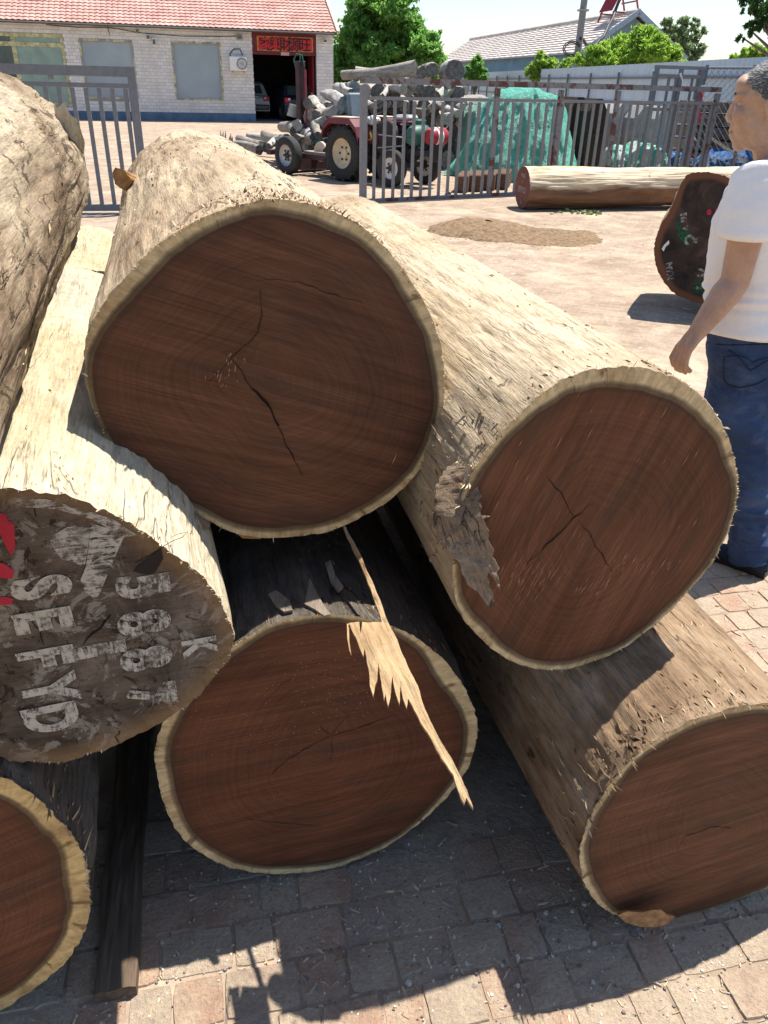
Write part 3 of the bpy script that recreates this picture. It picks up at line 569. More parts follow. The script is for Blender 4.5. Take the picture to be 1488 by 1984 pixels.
# dark plank between the ground logs
def plank_mat(name, c, seed=0):
    t = NT(name, .85, .2); v = t.coord(scale=(1, .06, 1), loc=(seed, 0, 0)); n = t.noise(v, 60, 6, .7)
    t.col(t.ramp(n, [(.3, tuple(x * .4 for x in c)), (.55, c), (.75, tuple(x * 1.5 for x in c))])); t.bump(n, .7, .006); return t.m
p0 = (at_z(180, 1922, .035) + at_z(262, 1912, .035)) / 2; p1 = (at_z(215, 1490, .035) + at_z(290, 1490, .035)) / 2; dv = (p1 - p0)
pl = empty('wood_plank', (p0.x, p0.y, 0), 'dark weathered plank lying on the pavers between two ground logs', 'plank', rz=math.atan2(-dv.x, dv.y))
mb = MB(); w0 = (at_z(180, 1922, .035) - at_z(262, 1912, .035)).length
NP = 26
top = []; 
for i in range(NP):
    for j in range(7):
        x = (j / 6 - .5) * w0; y = 1.6 * i / (NP - 1) + (.004 * rs.uniform(-1, 1) if i == 0 else 0)
        top.append((x + .002 * math.sin(i), y, .033 + .002 * rs.uniform(-1, 1) - (.004 if j in (0, 6) else 0)))
V = top + [(x, y, .0) for x, y, z in top]; B = NP * 7
Fs = [(i * 7 + j, i * 7 + j + 1, (i + 1) * 7 + j + 1, (i + 1) * 7 + j) for i in range(NP - 1) for j in range(6)]
Fs += [(i * 7 + e, (i + 1) * 7 + e, B + (i + 1) * 7 + e, B + i * 7 + e)[:: (1 if e else -1)] for i in range(NP - 1) for e in (0, 6)] + [(j + 1, j, B + j, B + j + 1) for j in range(6)]
mb.add(V, Fs); mb.build('board', plank_mat('dark plank', (.14, .10, .07)), pl)
# gravel and wood chips scattered by the stack
def scatter(name, n, area, smin, smax, mat_, label, cat, flat=.5, seed=3, elong=1.0, z=0.0):
    rs = random.Random(seed); mb = MB()
    for _ in range(n):
        x, y = area(rs); s = rs.uniform(smin, smax); a = rs.uniform(0, 6.28); k = 5; el_ = rs.uniform(1, elong)
        pts = []
        for i in range(k):
            b = 2 * math.pi * i / k + rs.uniform(-.3, .3); r = s * rs.uniform(.7, 1.1); px_, py_ = r * math.cos(b) * el_, r * math.sin(b) / el_ ** .5
            pts.append((x + px_ * math.cos(a) - py_ * math.sin(a), y + px_ * math.sin(a) + py_ * math.cos(a)))
        zt = s * flat * rs.uniform(.5, 1.2); V = [(p, q, z - .004) for p, q in pts] + [(x + (p - x) * .7, y + (q - y) * .7, z + zt * rs.uniform(.7, 1.2)) for p, q in pts]
        mb.cur = rs.randrange(len(mat_))
        mb.add(V, [(i, (i + 1) % k, k + (i + 1) % k, k + i) for i in range(k)] + [tuple(k + i for i in range(k))])
    return mb.build(name, mat_, None, label=label, cat=cat, kind='stuff')
M_gr = [plain('gravel grey', (.24, .22, .20), .9, .3), plain('gravel pale', (.5, .46, .4), .9, .3), plain('gravel mid', (.17, .15, .135), .9, .3)]
def front(rs):
    while 1:
        x = rs.uniform(-.7, 1.1); y = rs.gauss(1.0, .16)
        if .7 < y < 1.6: return x, y
def rside(rs): return rs.uniform(.7, 1.8), rs.uniform(1.2, 2.7)
scatter('gravel', 1700, front, .001, .0045, M_gr, 'fine gravel and grit between the pavers in front of the log stack', 'gravel', seed=5)
scatter('gravel', 60, lambda r: (r.gauss(.42, .16), r.gauss(.99, .07)), .004, .009, M_gr, 'coarser gravel lying by the foot of the log with torn orange bark', 'gravel', seed=6)
M_wc = [plain('chip pale', (.55, .43, .28), .85, .3), plain('chip tan', (.36, .25, .15), .85, .3), plain('chip grey', (.35, .31, .26), .85, .3)]
scatter('wood_chips', 1000, front, .0015, .006, M_wc, 'wood chips and shavings strewn on the pavers in front of the logs', 'wood chips', flat=.25, seed=7, elong=4)
scatter('wood_chips', 260, rside, .002, .008, M_wc, 'wood chips and shavings strewn on the pavers by the man', 'wood chips', flat=.3, seed=8, elong=4)
# ================================================================== building with the red roof
M_wtile = NT('white glazed wall tile', .35, .4)
_rn = M_wtile.n('NewGeometry').outputs['Random Per Island']; _p = M_wtile.coord('Object')
_c = M_wtile.ramp(_rn, [(0, (.60, .58, .55)), (.5, (.66, .64, .61)), (1, (.71, .69, .67))])
M_wtile.col(M_wtile.mix(M_wtile.grey(M_wtile.noise(M_wtile.coord('Object', scale=(1, 1, .25)), 1.6, 6, .65), [(.5, 0), (.75, .5)]), _c, (.42, .38, .33))); M_wtile = M_wtile.m
M_grout = plain('grout', (.30, .29, .28), .9, .2)
M_plinth = plain('blue plinth', (.10, .16, .24), .6, .25, 3)
M_maroon = plain('maroon paint', (.12, .015, .022), .5, .25, 5)
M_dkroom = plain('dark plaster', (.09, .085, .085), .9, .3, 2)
M_floor = plain('concrete floor', (.22, .20, .18), .85, .2, 3)
def roof_mat(name, a, b, c):
    t = NT(name, .85, .2); g = t.coord('Object'); n = t.noise(g, 1.2, 7, .7); n2 = t.noise(g, 14, 5, .7)
    t.col(t.mix(.5, t.ramp(n, [(.3, a), (.5, b), (.72, c)]), t.grey(n2, [(.3, .6), (.65, 1.15)]), 'MULTIPLY')); return t.m
M_roof = roof_mat('red roof tile', (.36, .19, .16), (.49, .285, .245), (.57, .38, .335)); M_roof2 = roof_mat('pale roof tile', (.42, .36, .33), (.54, .485, .45), (.62, .58, .54))
M_yel = plain('yellowed foam frame', (.46, .44, .25), .8, .5, 9); M_alu = plain('aluminium', (.35, .35, .35), .4, .2, metal=.6)
M_frost = plain('frosted film glass', (.29, .35, .39), .22, .12, .7, spec=.5); M_glass = plain('dark green glass', (.045, .075, .075), .06, .3, spec=.6)
M_glassp = plain('pale green pane', (.22, .32, .28), .12, .2, 2, spec=.5)
M_cable = plain('black cable', (.03, .03, .03), .6); M_white = plain('white plastic', (.70, .70, .68), .45, .08); M_lgrey = plain('grey plastic', (.35, .35, .35), .5)

A_ = at_z(200, 232); B_ = at_z(485, 236); wd = (B_ - A_); wd.z = 0; wd.normalize(); wn_ = Vector((wd.y, -wd.x, 0))
def W(u, v, off=0.0): return at_plane(u, v, A_ + wn_ * off, wn_)
O_ = W(646, 238); O_.z = 0
bld = empty('tiled_building', O_, 'white tiled building with red roof and a dark open garage doorway', 'building', rz=math.atan2(wd.y, wd.x))
BI = Matrix.Translation(O_) @ Matrix.Rotation(math.atan2(wd.y, wd.x), 4, 'Z'); BIi = BI.inverted()
def WL(u, v): p = BIi @ W(u, v); return p.x, p.z       # local x along the wall, height
XL = -24.0; ZE = 3.38; TH = .26
def rect(u0, v0, u1, v1):
    x0, z1 = WL(u0, v0); x1, z0 = WL(u1, v1); return [x0, x1, z0, z1]
winA = rect(-60, 60, 142, 206); winB = rect(153, 76, 268, 191); winC = rect(332, 81, 433, 194); door = rect(487, 58, 615, 236); door[2] = -.02
holes = [winA, winB, winC, door]
def cells(x0, x1, z0, z1, holes):
    xs = sorted({x0, x1, *[h[0] for h in holes], *[h[1] for h in holes]}); zs = sorted({z0, z1, *[h[2] for h in holes], *[h[3] for h in holes]})
    for a, b in zip(xs, xs[1:]):
        for c, d in zip(zs, zs[1:]):
            if a < x0 - 1e-6 or b > x1 + 1e-6 or c < z0 - 1e-6 or d > z1 + 1e-6: continue
            if any(h[0] <= (a + b) / 2 <= h[1] and h[2] <= (c + d) / 2 <= h[3] for h in holes): continue
            yield a, b, c, d
mb = MB()
for a, b, c, d in cells(XL, 0, 0, ZE, holes): mb.box(((a + b) / 2, TH / 2, (c + d) / 2), (b - a, TH, d - c))
D = 8.0
mb.build('wall', M_grout, bld)
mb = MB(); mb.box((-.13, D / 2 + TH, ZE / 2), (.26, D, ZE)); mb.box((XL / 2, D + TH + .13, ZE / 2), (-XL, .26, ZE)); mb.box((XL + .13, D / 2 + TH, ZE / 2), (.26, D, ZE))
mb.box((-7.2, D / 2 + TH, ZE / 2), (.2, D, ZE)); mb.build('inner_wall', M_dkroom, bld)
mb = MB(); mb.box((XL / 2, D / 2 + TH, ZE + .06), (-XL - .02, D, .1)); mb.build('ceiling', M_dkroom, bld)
mb = MB(); mb.box((XL / 2, D / 2 + .1, .0), (-XL - .02, D - .1, .03)); mb.build('floor_slab', M_floor, bld)
PLZ = WL(400, 219)[1]
mb = MB()
for a, b, c, d in cells(XL, .02, 0, PLZ, [door]): mb.box(((a + b) / 2, -.02, (c + d) / 2), (b - a, .038, d - c))
mb.build('plinth', M_plinth, bld)
mb = MB(); tw, th_ = .225, .118; row = 0; z = PLZ + .005
while z + th_ < ZE:
    x = XL + (0 if row % 2 else tw / 2)
    while x < 0:
        a, b = x + .006, min(x + tw, .012) - .001; pieces = [(a, b)]
        for h in holes:
            if z + th_ > h[2] and z < h[3]:
                nw = []
                for p, q in pieces:
                    if q <= h[0] or p >= h[1]: nw.append((p, q)); continue
                    if p < h[0] - .03: nw.append((p, h[0]))
                    if q > h[1] + .03: nw.append((h[1], q))
                pieces = nw
        for p, q in pieces:
            if q - p > .03: mb.box(((p + q) / 2, -.006, z + th_ / 2), (q - p, .014, th_ - .009))
        x += tw
    z += th_; row += 1
mb.build('wall_tile', M_wtile, bld, kind='stuff')
# roof: overlapping curved tiles
def roof_sheet(p00, along, up, nrm, W_, Hh, course, wave, m, parent, name, amp=.03, step=.03):
    nc = int(Hh / course); nw = int(W_ / wave) * 4; Vv = []; Ff = []
    for r in range(nc):
        for e in (0, 1):
            for i in range(nw + 1):
                s = i / nw * W_; hgt = amp * (abs(math.sin(math.pi * s / wave)) - .3) + step * (1 - e) + .004 * math.sin(r * 7.1 + i * 3.3)
                Vv.append(p00 + along * s + up * (r * course + e * course * 1.02) + nrm * hgt)
        b = r * 2 * (nw + 1); Ff += [(b + i, b + i + 1, b + nw + 1 + i + 1, b + nw + 1 + i) for i in range(nw)]
        if r: Ff += [(b - (nw + 1) + i, b - (nw + 1) + i + 1, b + i + 1, b + i) for i in range(nw)]
    return tag(link_mesh(name, np_mesh(name, Vv, Ff, [m]), parent), kind='stuff')
pit = R_(26); up = Vector((0, math.cos(pit), math.sin(pit))); nr = Vector((0, -math.sin(pit), math.cos(pit)))
roof_sheet(Vector((XL - .3, -.45, ZE - .12)), Vector((1, 0, 0)), up, nr, -XL + .45, 5.1, .27, .21, M_roof, bld, 'roof_tile')
mb = MB(); rdg = Vector((0, -.45, ZE - .12)) + up * 5.1
mb.add([(XL - .3, -.42, ZE - .2), (.12, -.42, ZE - .2), (.12, rdg.y, rdg.z - .08), (XL - .3, rdg.y, rdg.z - .08), (XL - .3, D + .7, ZE - .2), (.12, D + .7, ZE - .2)], [(0, 1, 2, 3), (3, 2, 5, 4)])
mb.build('roof_deck', M_grout, bld)
mb = MB(); mb.add([(0, .02, ZE), (0, D + .2, ZE), (0, rdg.y, rdg.z - .12), (-.2, .02, ZE), (-.2, D + .2, ZE), (-.2, rdg.y, rdg.z - .12)], [(0, 1, 2), (5, 4, 3), (0, 2, 5, 3), (2, 1, 4, 5)]); mb.build('gable', M_wtile, bld)
mb = MB(); mb.bar(Vector((.14, -.5, ZE - .1)), Vector((.14, rdg.y, rdg.z + .02)), .12, .1); mb.build('verge', plain('pale verge mortar', (.50, .42, .36), .9, .2), bld)
mb = MB(); mb.box((XL / 2, -.25, ZE - .14), (-XL, .4, .05)); mb.build('eave_board', plain('eave grey', (.30, .28, .26), .9), bld)
# windows
def window(h, parent, m_pane, frame, splits=(), hs=(), name='window', inset=.06, fw=.05):
    w = empty(name, (0, 0, 0), parent=parent); x0, x1, z0, z1 = h
    mb = MB(); y = inset
    mb.box(((x0 + x1) / 2, y, z1 - fw / 2), (x1 - x0, .05, fw)); mb.box(((x0 + x1) / 2, y, z0 + fw / 2), (x1 - x0, .05, fw))
    mb.box((x0 + fw / 2, y, (z0 + z1) / 2), (fw, .052, z1 - z0)); mb.box((x1 - fw / 2, y, (z0 + z1) / 2), (fw, .052, z1 - z0))
    for s in splits: mb.box((s, y, (z0 + z1) / 2), (fw * 1.3, .048, z1 - z0 - fw))
    for s in hs: mb.box(((x0 + x1) / 2, y + .001, s), (x1 - x0 - fw, .046, fw * 1.2))
    mb.build('frame', frame, w)
    xs = [x0, *splits, x1]; zs = [z0, *hs, z1]
    for i in range(len(xs) - 1):
        for j in range(len(zs) - 1):
            q = MB(); q.box(((xs[i] + xs[i + 1]) / 2, y + .012, (zs[j] + zs[j + 1]) / 2), (xs[i + 1] - xs[i] - fw * .5, .012, zs[j + 1] - zs[j] - fw * .5)); q.build('pane', m_pane if not isinstance(m_pane, list) else m_pane[min(i, len(m_pane) - 1)], w)
    return w
def foam(h, parent, seed):
    rs = random.Random(seed); mb = MB(); x0, x1, z0, z1 = h
    for (a, b) in (((x0, z0), (x0, z1)), ((x1, z0), (x1, z1)), ((x0, z1), (x1, z1)), ((x0, z0), (x1, z0))):
        n = 14
        for i in range(n):
            if False: continue
            k = (i + .5) / n; x = a[0] + (b[0] - a[0]) * k; z = a[1] + (b[1] - a[1]) * k; L = math.hypot(b[0] - a[0], b[1] - a[1]) / n
            vert = abs(b[0] - a[0]) < 1e-6; s = rs.uniform(.03, .09); mb.cur = 0 if rs.random() < .6 else 1
            mb.box((x, -.012, z), (s if vert else L, .03, L if vert else s))
    mb.build('foam_seal', [M_yel, M_grout], parent)
def splits_at(us, v): return [WL(u, v)[0] for u in us]
w = window(winA, bld, [M_glass, M_glassp], M_yel, splits_at([28], 100), [WL(60, 86)[1]], fw=.12)
w = window(winB, bld, M_frost, M_alu); foam(winB, w, 3)
w = window(winC, bld, M_frost, M_alu); foam(winC, w, 4)
# door head, banner, leaf
x0, x1 = door[0], door[1]; zt = door[3]; zd = WL(550, 107)[1]
mb = MB(); mb.box(((x0 + x1) / 2, .06, (zt + zd) / 2), (x1 - x0, .1, zt - zd)); mb.box(((x0 + x1) / 2, .0, zd + .05), (x1 - x0, .08, .1)); mb.box(((x0 + x1) / 2, .0, zt - .05), (x1 - x0, .08, .1)); tr = mb.build('transom_panel', M_maroon, bld)
bu = rect(497, 69, 607, 102)
ban = empty('banner', (0, 0, 0), parent=bld)
mb = MB(); mb.box(((bu[0] + bu[1]) / 2, -.002, (bu[2] + bu[3]) / 2), (bu[1] - bu[0], .012, bu[3] - bu[2])); mb.build('paper_border', plain('gilt paper', (.45, .16, .05), .7, .4, 12), ban)
mb = MB(); mb.box(((bu[0] + bu[1]) / 2, -.009, (bu[2] + bu[3]) / 2), (bu[1] - bu[0] - .12, .006, bu[3] - bu[2] - .12)); mb.build('paper', plain('red paper', (.50, .02, .025), .6, .15), ban)
def text_mesh(name, txt, size, m, parent, M, off=0.0, align='CENTER'):
    cu = bpy.data.curves.new(name, 'FONT'); cu.body = txt; cu.size = size; cu.align_x = align; cu.align_y = 'CENTER'; cu.offset = off
    tmp = bpy.data.objects.new(name, cu); col.objects.link(tmp); dg = bpy.context.evaluated_depsgraph_get()
    me = bpy.data.meshes.new_from_object(tmp.evaluated_get(dg)); bpy.data.objects.remove(tmp); me.materials.clear(); me.materials.append(m)
    c = np.array([v.co[:2] for v in me.vertices]); mid = (c.min(0) + c.max(0)) / 2 if len(c) else (0, 0)
    for v in me.vertices: v.co.x -= mid[0]; v.co.y -= mid[1]
    o = link_mesh(name, me, parent); o.matrix_basis = M; return o
M_ink = plain('black ink', (.012, .012, .014), .5)
for k, ch in enumerate('家興財源旺'):
    M = Matrix.Translation((bu[0] + .34 + (bu[1] - bu[0] - .68) * k / 4, -.014, (bu[2] + bu[3]) / 2)) @ Matrix.Rotation(math.pi / 2, 4, 'X')
    text_mesh('character', ch, .52, M_ink, ban, M, .008)
nb = rect(544, 101, 560, 108); mb = MB(); mb.box(((nb[0] + nb[1]) / 2, -.05, (nb[2] + nb[3]) / 2), (nb[1] - nb[0], .02, nb[3] - nb[2])); mb.build('number_plate', plain('pale red plate', (.55, .30, .27), .6), bld)
mb = MB(); hx = x1 - .06; mb.box((hx - .02, 1.0, zd / 2), (.06, 1.3, zd - .04)); lf = mb.build('door_leaf', plain('red door', (.22, .02, .03), .5, .2), bld); 
mb = MB(); mb.box((hx - .07, .5, 1.05), (.06, .04, .14)); mb.build('handle', M_alu, lf)
# air conditioner, lamps, junction boxes, cables on the wall
au = rect(443, 109, 478, 138); ac = empty('air_conditioner', BI @ Vector(((au[0] + au[1]) / 2, -.2, au[2])), 'white air conditioner unit fixed beside the doorway of the tiled building', 'air conditioner', rz=math.atan2(wd.y, wd.x))
aw, ah = au[1] - au[0], au[3] - au[2]
mb = MB(); mb.box((0, 0, ah / 2), (aw, .34, ah), bev=.02); mb.build('casing', M_white, ac)
Mf = Matrix.Translation((aw * .2, -.172, ah * .5)) @ Matrix.Rotation(math.pi / 2, 4, 'X'); rr = ah * .42
mb = MB(); mb.lathe([(rr, 0), (rr, .012), (rr * .93, .012), (rr * .93, 0)], 24, Mf); mb.build('fan_ring', M_lgrey, ac)
mb = MB(); mb.lathe([(.02, .0), (rr * .93, .0), (rr * .93, .002), (.02, .002)], 24, Mf); mb.build('fan_opening', plain('fan dark', (.16, .16, .155), .7), ac)
mb = MB()
for k in range(1, 5): q = rr * .93 * k / 5; mb.lathe([(q, .004), (q, .01), (q - .008, .01), (q - .008, .004)], 20, Mf)
for k in range(8): a = k * math.pi / 8; mb.bar(Mf @ Vector((math.cos(a) * rr * .9, math.sin(a) * rr * .9, .008)), Mf @ Vector((-math.cos(a) * rr * .9, -math.sin(a) * rr * .9, .008)), .007, .007)
mb.build('grille', M_white, ac); mb = MB(); mb.lathe([(rr * .28, .01), (rr * .28, .016), (.001, .016)], 16, Mf); mb.build('badge', M_lgrey, ac)
for s in (-1, 1): mb = MB(); mb.box((s * aw * .35, .06, -.03), (.05, .36, .05)); mb.build('bracket', M_lgrey, ac)
mb = MB(); mb.tube([(-aw * .45, -.05, ah * .7), (-aw * .42, -.02, ah + .1), (-aw * .2, 0, ah + .25), (aw * .15, 0, ah + .26), (aw * .3, .05, ah + .05)], .022, 8); mb.build('hose', M_cable, ac)
def wall_box(u0, v0, u1, v1, name, label, cat, m=M_lgrey, dep=.12, tilt=0):
    r = rect(u0, v0, u1, v1); e = empty(name, BI @ Vector(((r[0] + r[1]) / 2, 0, r[2])), label, cat, rz=math.atan2(wd.y, wd.x)); mb = MB()
    mb.box((0, -dep / 2 - .014, (r[3] - r[2]) / 2), (r[1] - r[0], dep, r[3] - r[2]), bev=.02); mb.build('case', m, e)
    mb = MB(); mb.box((0, -dep - .02, (r[3] - r[2]) / 2), ((r[1] - r[0]) * .7, .02, (r[3] - r[2]) * .6)); mb.build('lens', M_glass, e); return e
wall_box(457, 67, 470, 78, 'flood_lamp', 'small grey flood lamp under the eaves above the air conditioner', 'lamp'); wall_box(623, 76, 632, 84, 'security_camera', 'small white security camera on the wall beside the red banner', 'camera', M_white, .3)
wall_box(282, 66, 292, 78, 'junction_box', 'grey square junction box on the tiled wall between the two frosted windows', 'junction box', M_white); wall_box(294, 73, 303, 90, 'bell_housing', 'white oval alarm housing on the tiled wall between the frosted windows', 'alarm', M_white, .16)
wall_box(263, 57, 269, 65, 'wall_lamp', 'tiny lamp at the eaves above the frosted window nearest the steel gate', 'lamp')
def wall_cable(pts, label):
    mb = MB(); Q = [BI @ Vector((WL(u, v)[0], -.04, WL(u, v)[1])) for u, v in pts]; mb.tube(Q, .012, 6); mb.build('cable', M_cable, None, label=label, cat='cable')
wall_cable([(88, 36), (90, 48), (150, 53), (208, 53), (240, 58), (265, 63), (300, 66), (350, 70), (420, 71), (458, 70)], 'black cable sagging along the tiled wall under the eaves'); wall_cable([(208, 48), (210, 60), (213, 68)], 'short black cable stub above the frosted window nearest the gate')

# ------------------------------------------------------------------ cars in the garage
def car(name, label, loc, rz, m_body, m_trim, sc=1.0, plate=True):
    e = empty(name, loc, label, 'car', rz=rz)
    L, Wd = 4.3 * sc, 1.7 * sc
    prof = [(-.5, .32, 1.0), (-.505, .55, 1.0), (-.49, .82, .98), (-.46, .90, .97), (-.40, .95, .93), (-.33, 1.34, .78), (-.27, 1.42, .74), (.02, 1.44, .74), (.10, 1.38, .77), (.24, .98, .92), (.45, .84, .95), (.495, .70, .97), (.5, .32, .98)]
    V = []
    for x, z, w in prof: V += [(x * L, -Wd / 2 * w, z * sc), (x * L, Wd / 2 * w, z * sc)]
    n = len(prof); Fs = [(2 * i, 2 * i + 2, 2 * i + 3, 2 * i + 1) for i in range(n - 1)] + [(2 * n - 2, 0, 1, 2 * n - 1)]
    # sides: lower belt and cabin
    Fs += [tuple(2 * i for i in (0, 1, 2, 3, 4, 9, 10, 11, 12))[::1], tuple(2 * i + 1 for i in (12, 11, 10, 9, 4, 3, 2, 1, 0)), (8, 10, 12, 14, 16, 18), (19, 17, 15, 13, 11, 9)]
    b = MB(); b.add(V, Fs); body = b.build('body', m_body, e)
    b = MB(); b.add([(-.402 * L, -.36 * Wd, .99 * sc), (-.402 * L, .36 * Wd, .99 * sc), (-.338 * L, .31 * Wd, 1.31 * sc), (-.338 * L, -.31 * Wd, 1.31 * sc)], [(0, 1, 2, 3)])
    for v in range(len(b.v)): x, y, z = b.v[v]; b.v[v] = (x - .012, y, z + .006)
    b.build('rear_window', M_glass, e)
    for s in (-1, 1):
        q = MB(); q.box((-.497 * L, s * Wd * .42, .80 * sc), (.05, .2 * Wd * .8, .17 * sc), bev=.02); q.build('tail_light', plain('tail light red', (.55, .02, .03), .3), e)
        q = MB(); q.box((-.506 * L, s * Wd * .39, .83 * sc), (.045, .09, .07)); q.build('reversing_lens', M_white, e)
    q = MB(); q.box((-.512 * L, 0, .48 * sc), (.09, Wd * .97, .2 * sc), bev=.04); q.build('bumper', m_trim, e)
    if plate: q = MB(); q.box((-.512 * L, 0, .74 * sc), (.02, .46, .15)); pl_ = q.build('licence_plate', plain('blue plate', (.03, .07, .34), .5, .1), e); q = MB(); q.box((-.516 * L, 0, .74 * sc), (.02, .36, .05)); q.build('plate_figures', M_white, pl_)
    q = MB(); q.box((-.51 * L, 0, .88 * sc), (.03, .7, .035)); q.build('chrome_strip', M_alu, e)
    for sx in (-.30, .31):
        for s in (-1, 1):
            Mw = Matrix.Translation((sx * L, s * (Wd / 2 - .1), .31 * sc)) @ Matrix.Rotation(math.pi / 2, 4, 'X')
            q = MB(); q.lathe([(.17, -.1), (.30 * sc, -.1), (.31 * sc, -.07), (.31 * sc, .07), (.30 * sc, .1), (.17, .1)], 20, Mw); wh = q.build('wheel', M_tyre, e)
            q = MB(); q.lathe([(.02, -.105), (.17, -.105), (.17, .105), (.02, .105)], 16, Mw); q.build('rim', M_alu, wh)
    return e
M_tyre = plain('tyre rubber', (.035, .034, .033), .85, .3, 30, bump=.4)
M_carb = plain('dark blue car paint', (.018, .022, .04), .25, .1, spec=.5); M_carw = plain('silver car paint', (.45, .45, .45), .3, .1, spec=.5)
a_c = math.atan2(-wn_.y, -wn_.x) 
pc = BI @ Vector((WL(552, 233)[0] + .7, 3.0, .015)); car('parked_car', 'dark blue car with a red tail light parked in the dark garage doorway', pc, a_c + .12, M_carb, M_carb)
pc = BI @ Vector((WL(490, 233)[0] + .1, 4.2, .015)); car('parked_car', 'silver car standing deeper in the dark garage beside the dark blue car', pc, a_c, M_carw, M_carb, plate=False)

# ================================================================== steel gates
def rusty(name, rust, base=(.22, .225, .235)):
    t = NT(name, .6, .4); v = t.coord('Object'); n = t.noise(v, 3.5, 8, .68, .4); n2 = t.noise(t.coord('Object', loc=(4, 4, 4)), 18, 6, .7)
    c = t.ramp(n2, [(.3, tuple(x * .8 for x in base)), (.7, tuple(x * 1.15 for x in base))]); rc = t.ramp(n2, [(.3, (.06, .024, .018)), (.7, (.135, .05, .036))])
    t.col(t.mix(t.grey(n, [(rust, 0), (rust + .05, 1)]), c, rc)); return t.m
M_st = rusty('gate steel', .64, (.20, .20, .205)); M_str = rusty('gate steel rusty', .52, (.19, .19, .195)); M_stl = rusty('gate steel clean', .70, (.155, .165, .18))
g0 = at_z(703, 392); g1 = at_z(990, 378); gd = (g1 - g0); gd.z = 0; gd.normalize(); gn = Vector((gd.y, -gd.x, 0))
def gate_pt(u, v): return at_plane(u, v, g0, gn)
gt = empty('sliding_gate', g0, 'grey barred steel sliding gate with rusty top rail behind the long log', 'gate', rz=math.atan2(gd.y, gd.x))
GI = (Matrix.Translation(g0) @ Matrix.Rotation(math.atan2(gd.y, gd.x), 4, 'Z')).inverted()
def gl(u, v): p = GI @ gate_pt(u, v); return p.x, p.z
SX = gl(1393, 172)[0]; zt0 = gl(703, 154)[1]; zt1 = gl(1393, 175)[1]; zs0 = gl(740, 181)[1]; zs1 = gl(1380, 208)[1]; zb0 = gl(760, 388)[1]; zb1 = zb0
ZT = (zt0 + zt1) / 2; ZS = (zs0 + zs1) / 2
mb = MB(); mb.box((SX / 2, 0, ZT), (SX + .1, .06, .08)); mb.build('top_rail', M_str, gt)
mb = MB(); mb.box((SX / 2, 0, ZS), (SX - .12, .045, .045)); mb.build('upper_rail', M_st, gt)
mb = MB(); mb.box((SX / 2, 0, zb0), (SX + .1, .06, .075)); mb.build('bottom_rail', M_str, gt)
posts = [0.0] + [gl(u, 250)[0] for u in (958, 1079, 1188)] + [SX]
for i, s in enumerate(posts): mb = MB(); mb.box((s, 0, (ZT + zb0) / 2 - (.02 if i else .05)), (.10 if i in (0, 4) else .075, .058, ZT - zb0 - .08 + (.06 if i == 0 else 0))); mb.build('post', M_str if i else M_st, gt)
s0 = gl(726, 250)[0]; s1 = gl(942, 250)[0]; sp_ = (s1 - s0) / 12; s = s0
while s < SX - .07:
    if min(abs(s - p) for p in posts) > .055: mb = MB(); mb.box((s, 0, (ZS + zb0) / 2), (.042, .03, ZS - zb0 - .06)); mb.build('bar', M_st, gt)
    s += sp_
s = gl(870, 396)[0]; mb = MB(); mb.box((s, 0, zb0 / 2 - .02), (.14, .05, zb0 - .03)); mb.build('roller_bracket', M_str, gt)
for q in (s, posts[3]): mb = MB(); mb.lathe([(.02, -.02), (.05, -.02), (.05, .02), (.02, .02)], 14, Matrix.Translation((q, .05, .04)) @ Matrix.Rotation(math.pi / 2, 4, 'X')); mb.build('roller', M_tyre, gt)
# the other leaf, beyond the top log
h0 = at_z(286, 412); hd = Vector((-1, -.22, 0)).normalized(); hn = Vector((-hd.y, hd.x, 0))
lg = empty('steel_gate', h0, 'plain grey barred steel gate leaf behind the top of the log stack', 'gate', rz=math.atan2(-hd.y, -hd.x))
HI = (Matrix.Translation(h0) @ Matrix.Rotation(math.atan2(-hd.y, -hd.x), 4, 'Z')).inverted()
def hl(u, v): p = HI @ at_plane(u, v, h0, hn); return p.x, p.z
zt = hl(272, 140)[1]; zu = hl(272, 167)[1]; zb = hl(200, 402)[1]; SXL = -3.6
mb = MB(); mb.box((SXL / 2, 0, zt), (-SXL + .1, .06, .11)); mb.build('top_rail', M_stl, lg); mb = MB(); mb.box((SXL / 2, 0, zu), (-SXL - .1, .045, .05)); mb.build('upper_rail', M_stl, lg)
mb = MB(); mb.box((SXL / 2, 0, zb), (-SXL + .1, .06, .08)); mb.build('bottom_rail', M_stl, lg)
for s in (0.0, SXL): mb = MB(); mb.box((s, 0, (zt + zb) / 2 - .04), (.10, .058, zt - zb - .06 + .04)); mb.build('post', M_stl, lg)
sa = hl(252, 250)[0]; sb_ = hl(177, 250)[0]; spc = (sa - sb_) / 3; s = sa
while s > SXL + .1: mb = MB(); mb.box((s, 0, (zu + zb) / 2), (.05, .03, zu - zb - .06)); mb.build('bar', M_stl, lg); s -= spc
for u in (98,): s = hl(u, 150)[0]; mb = MB(); mb.box((s, 0, (zt + zu) / 2), (.06, .04, zt - zu - .1)); mb.build('strut', M_str, lg)
mb = MB(); mb.bar(h0 + hd * 4 + Vector((0, -.12, .002)), h0 - hd * .6 + Vector((0, -.12, .002)), .06, .03); mb.build('gate_track', M_stl, None, label='steel gate track running along the ground under the plain gate leaf', cat='track')
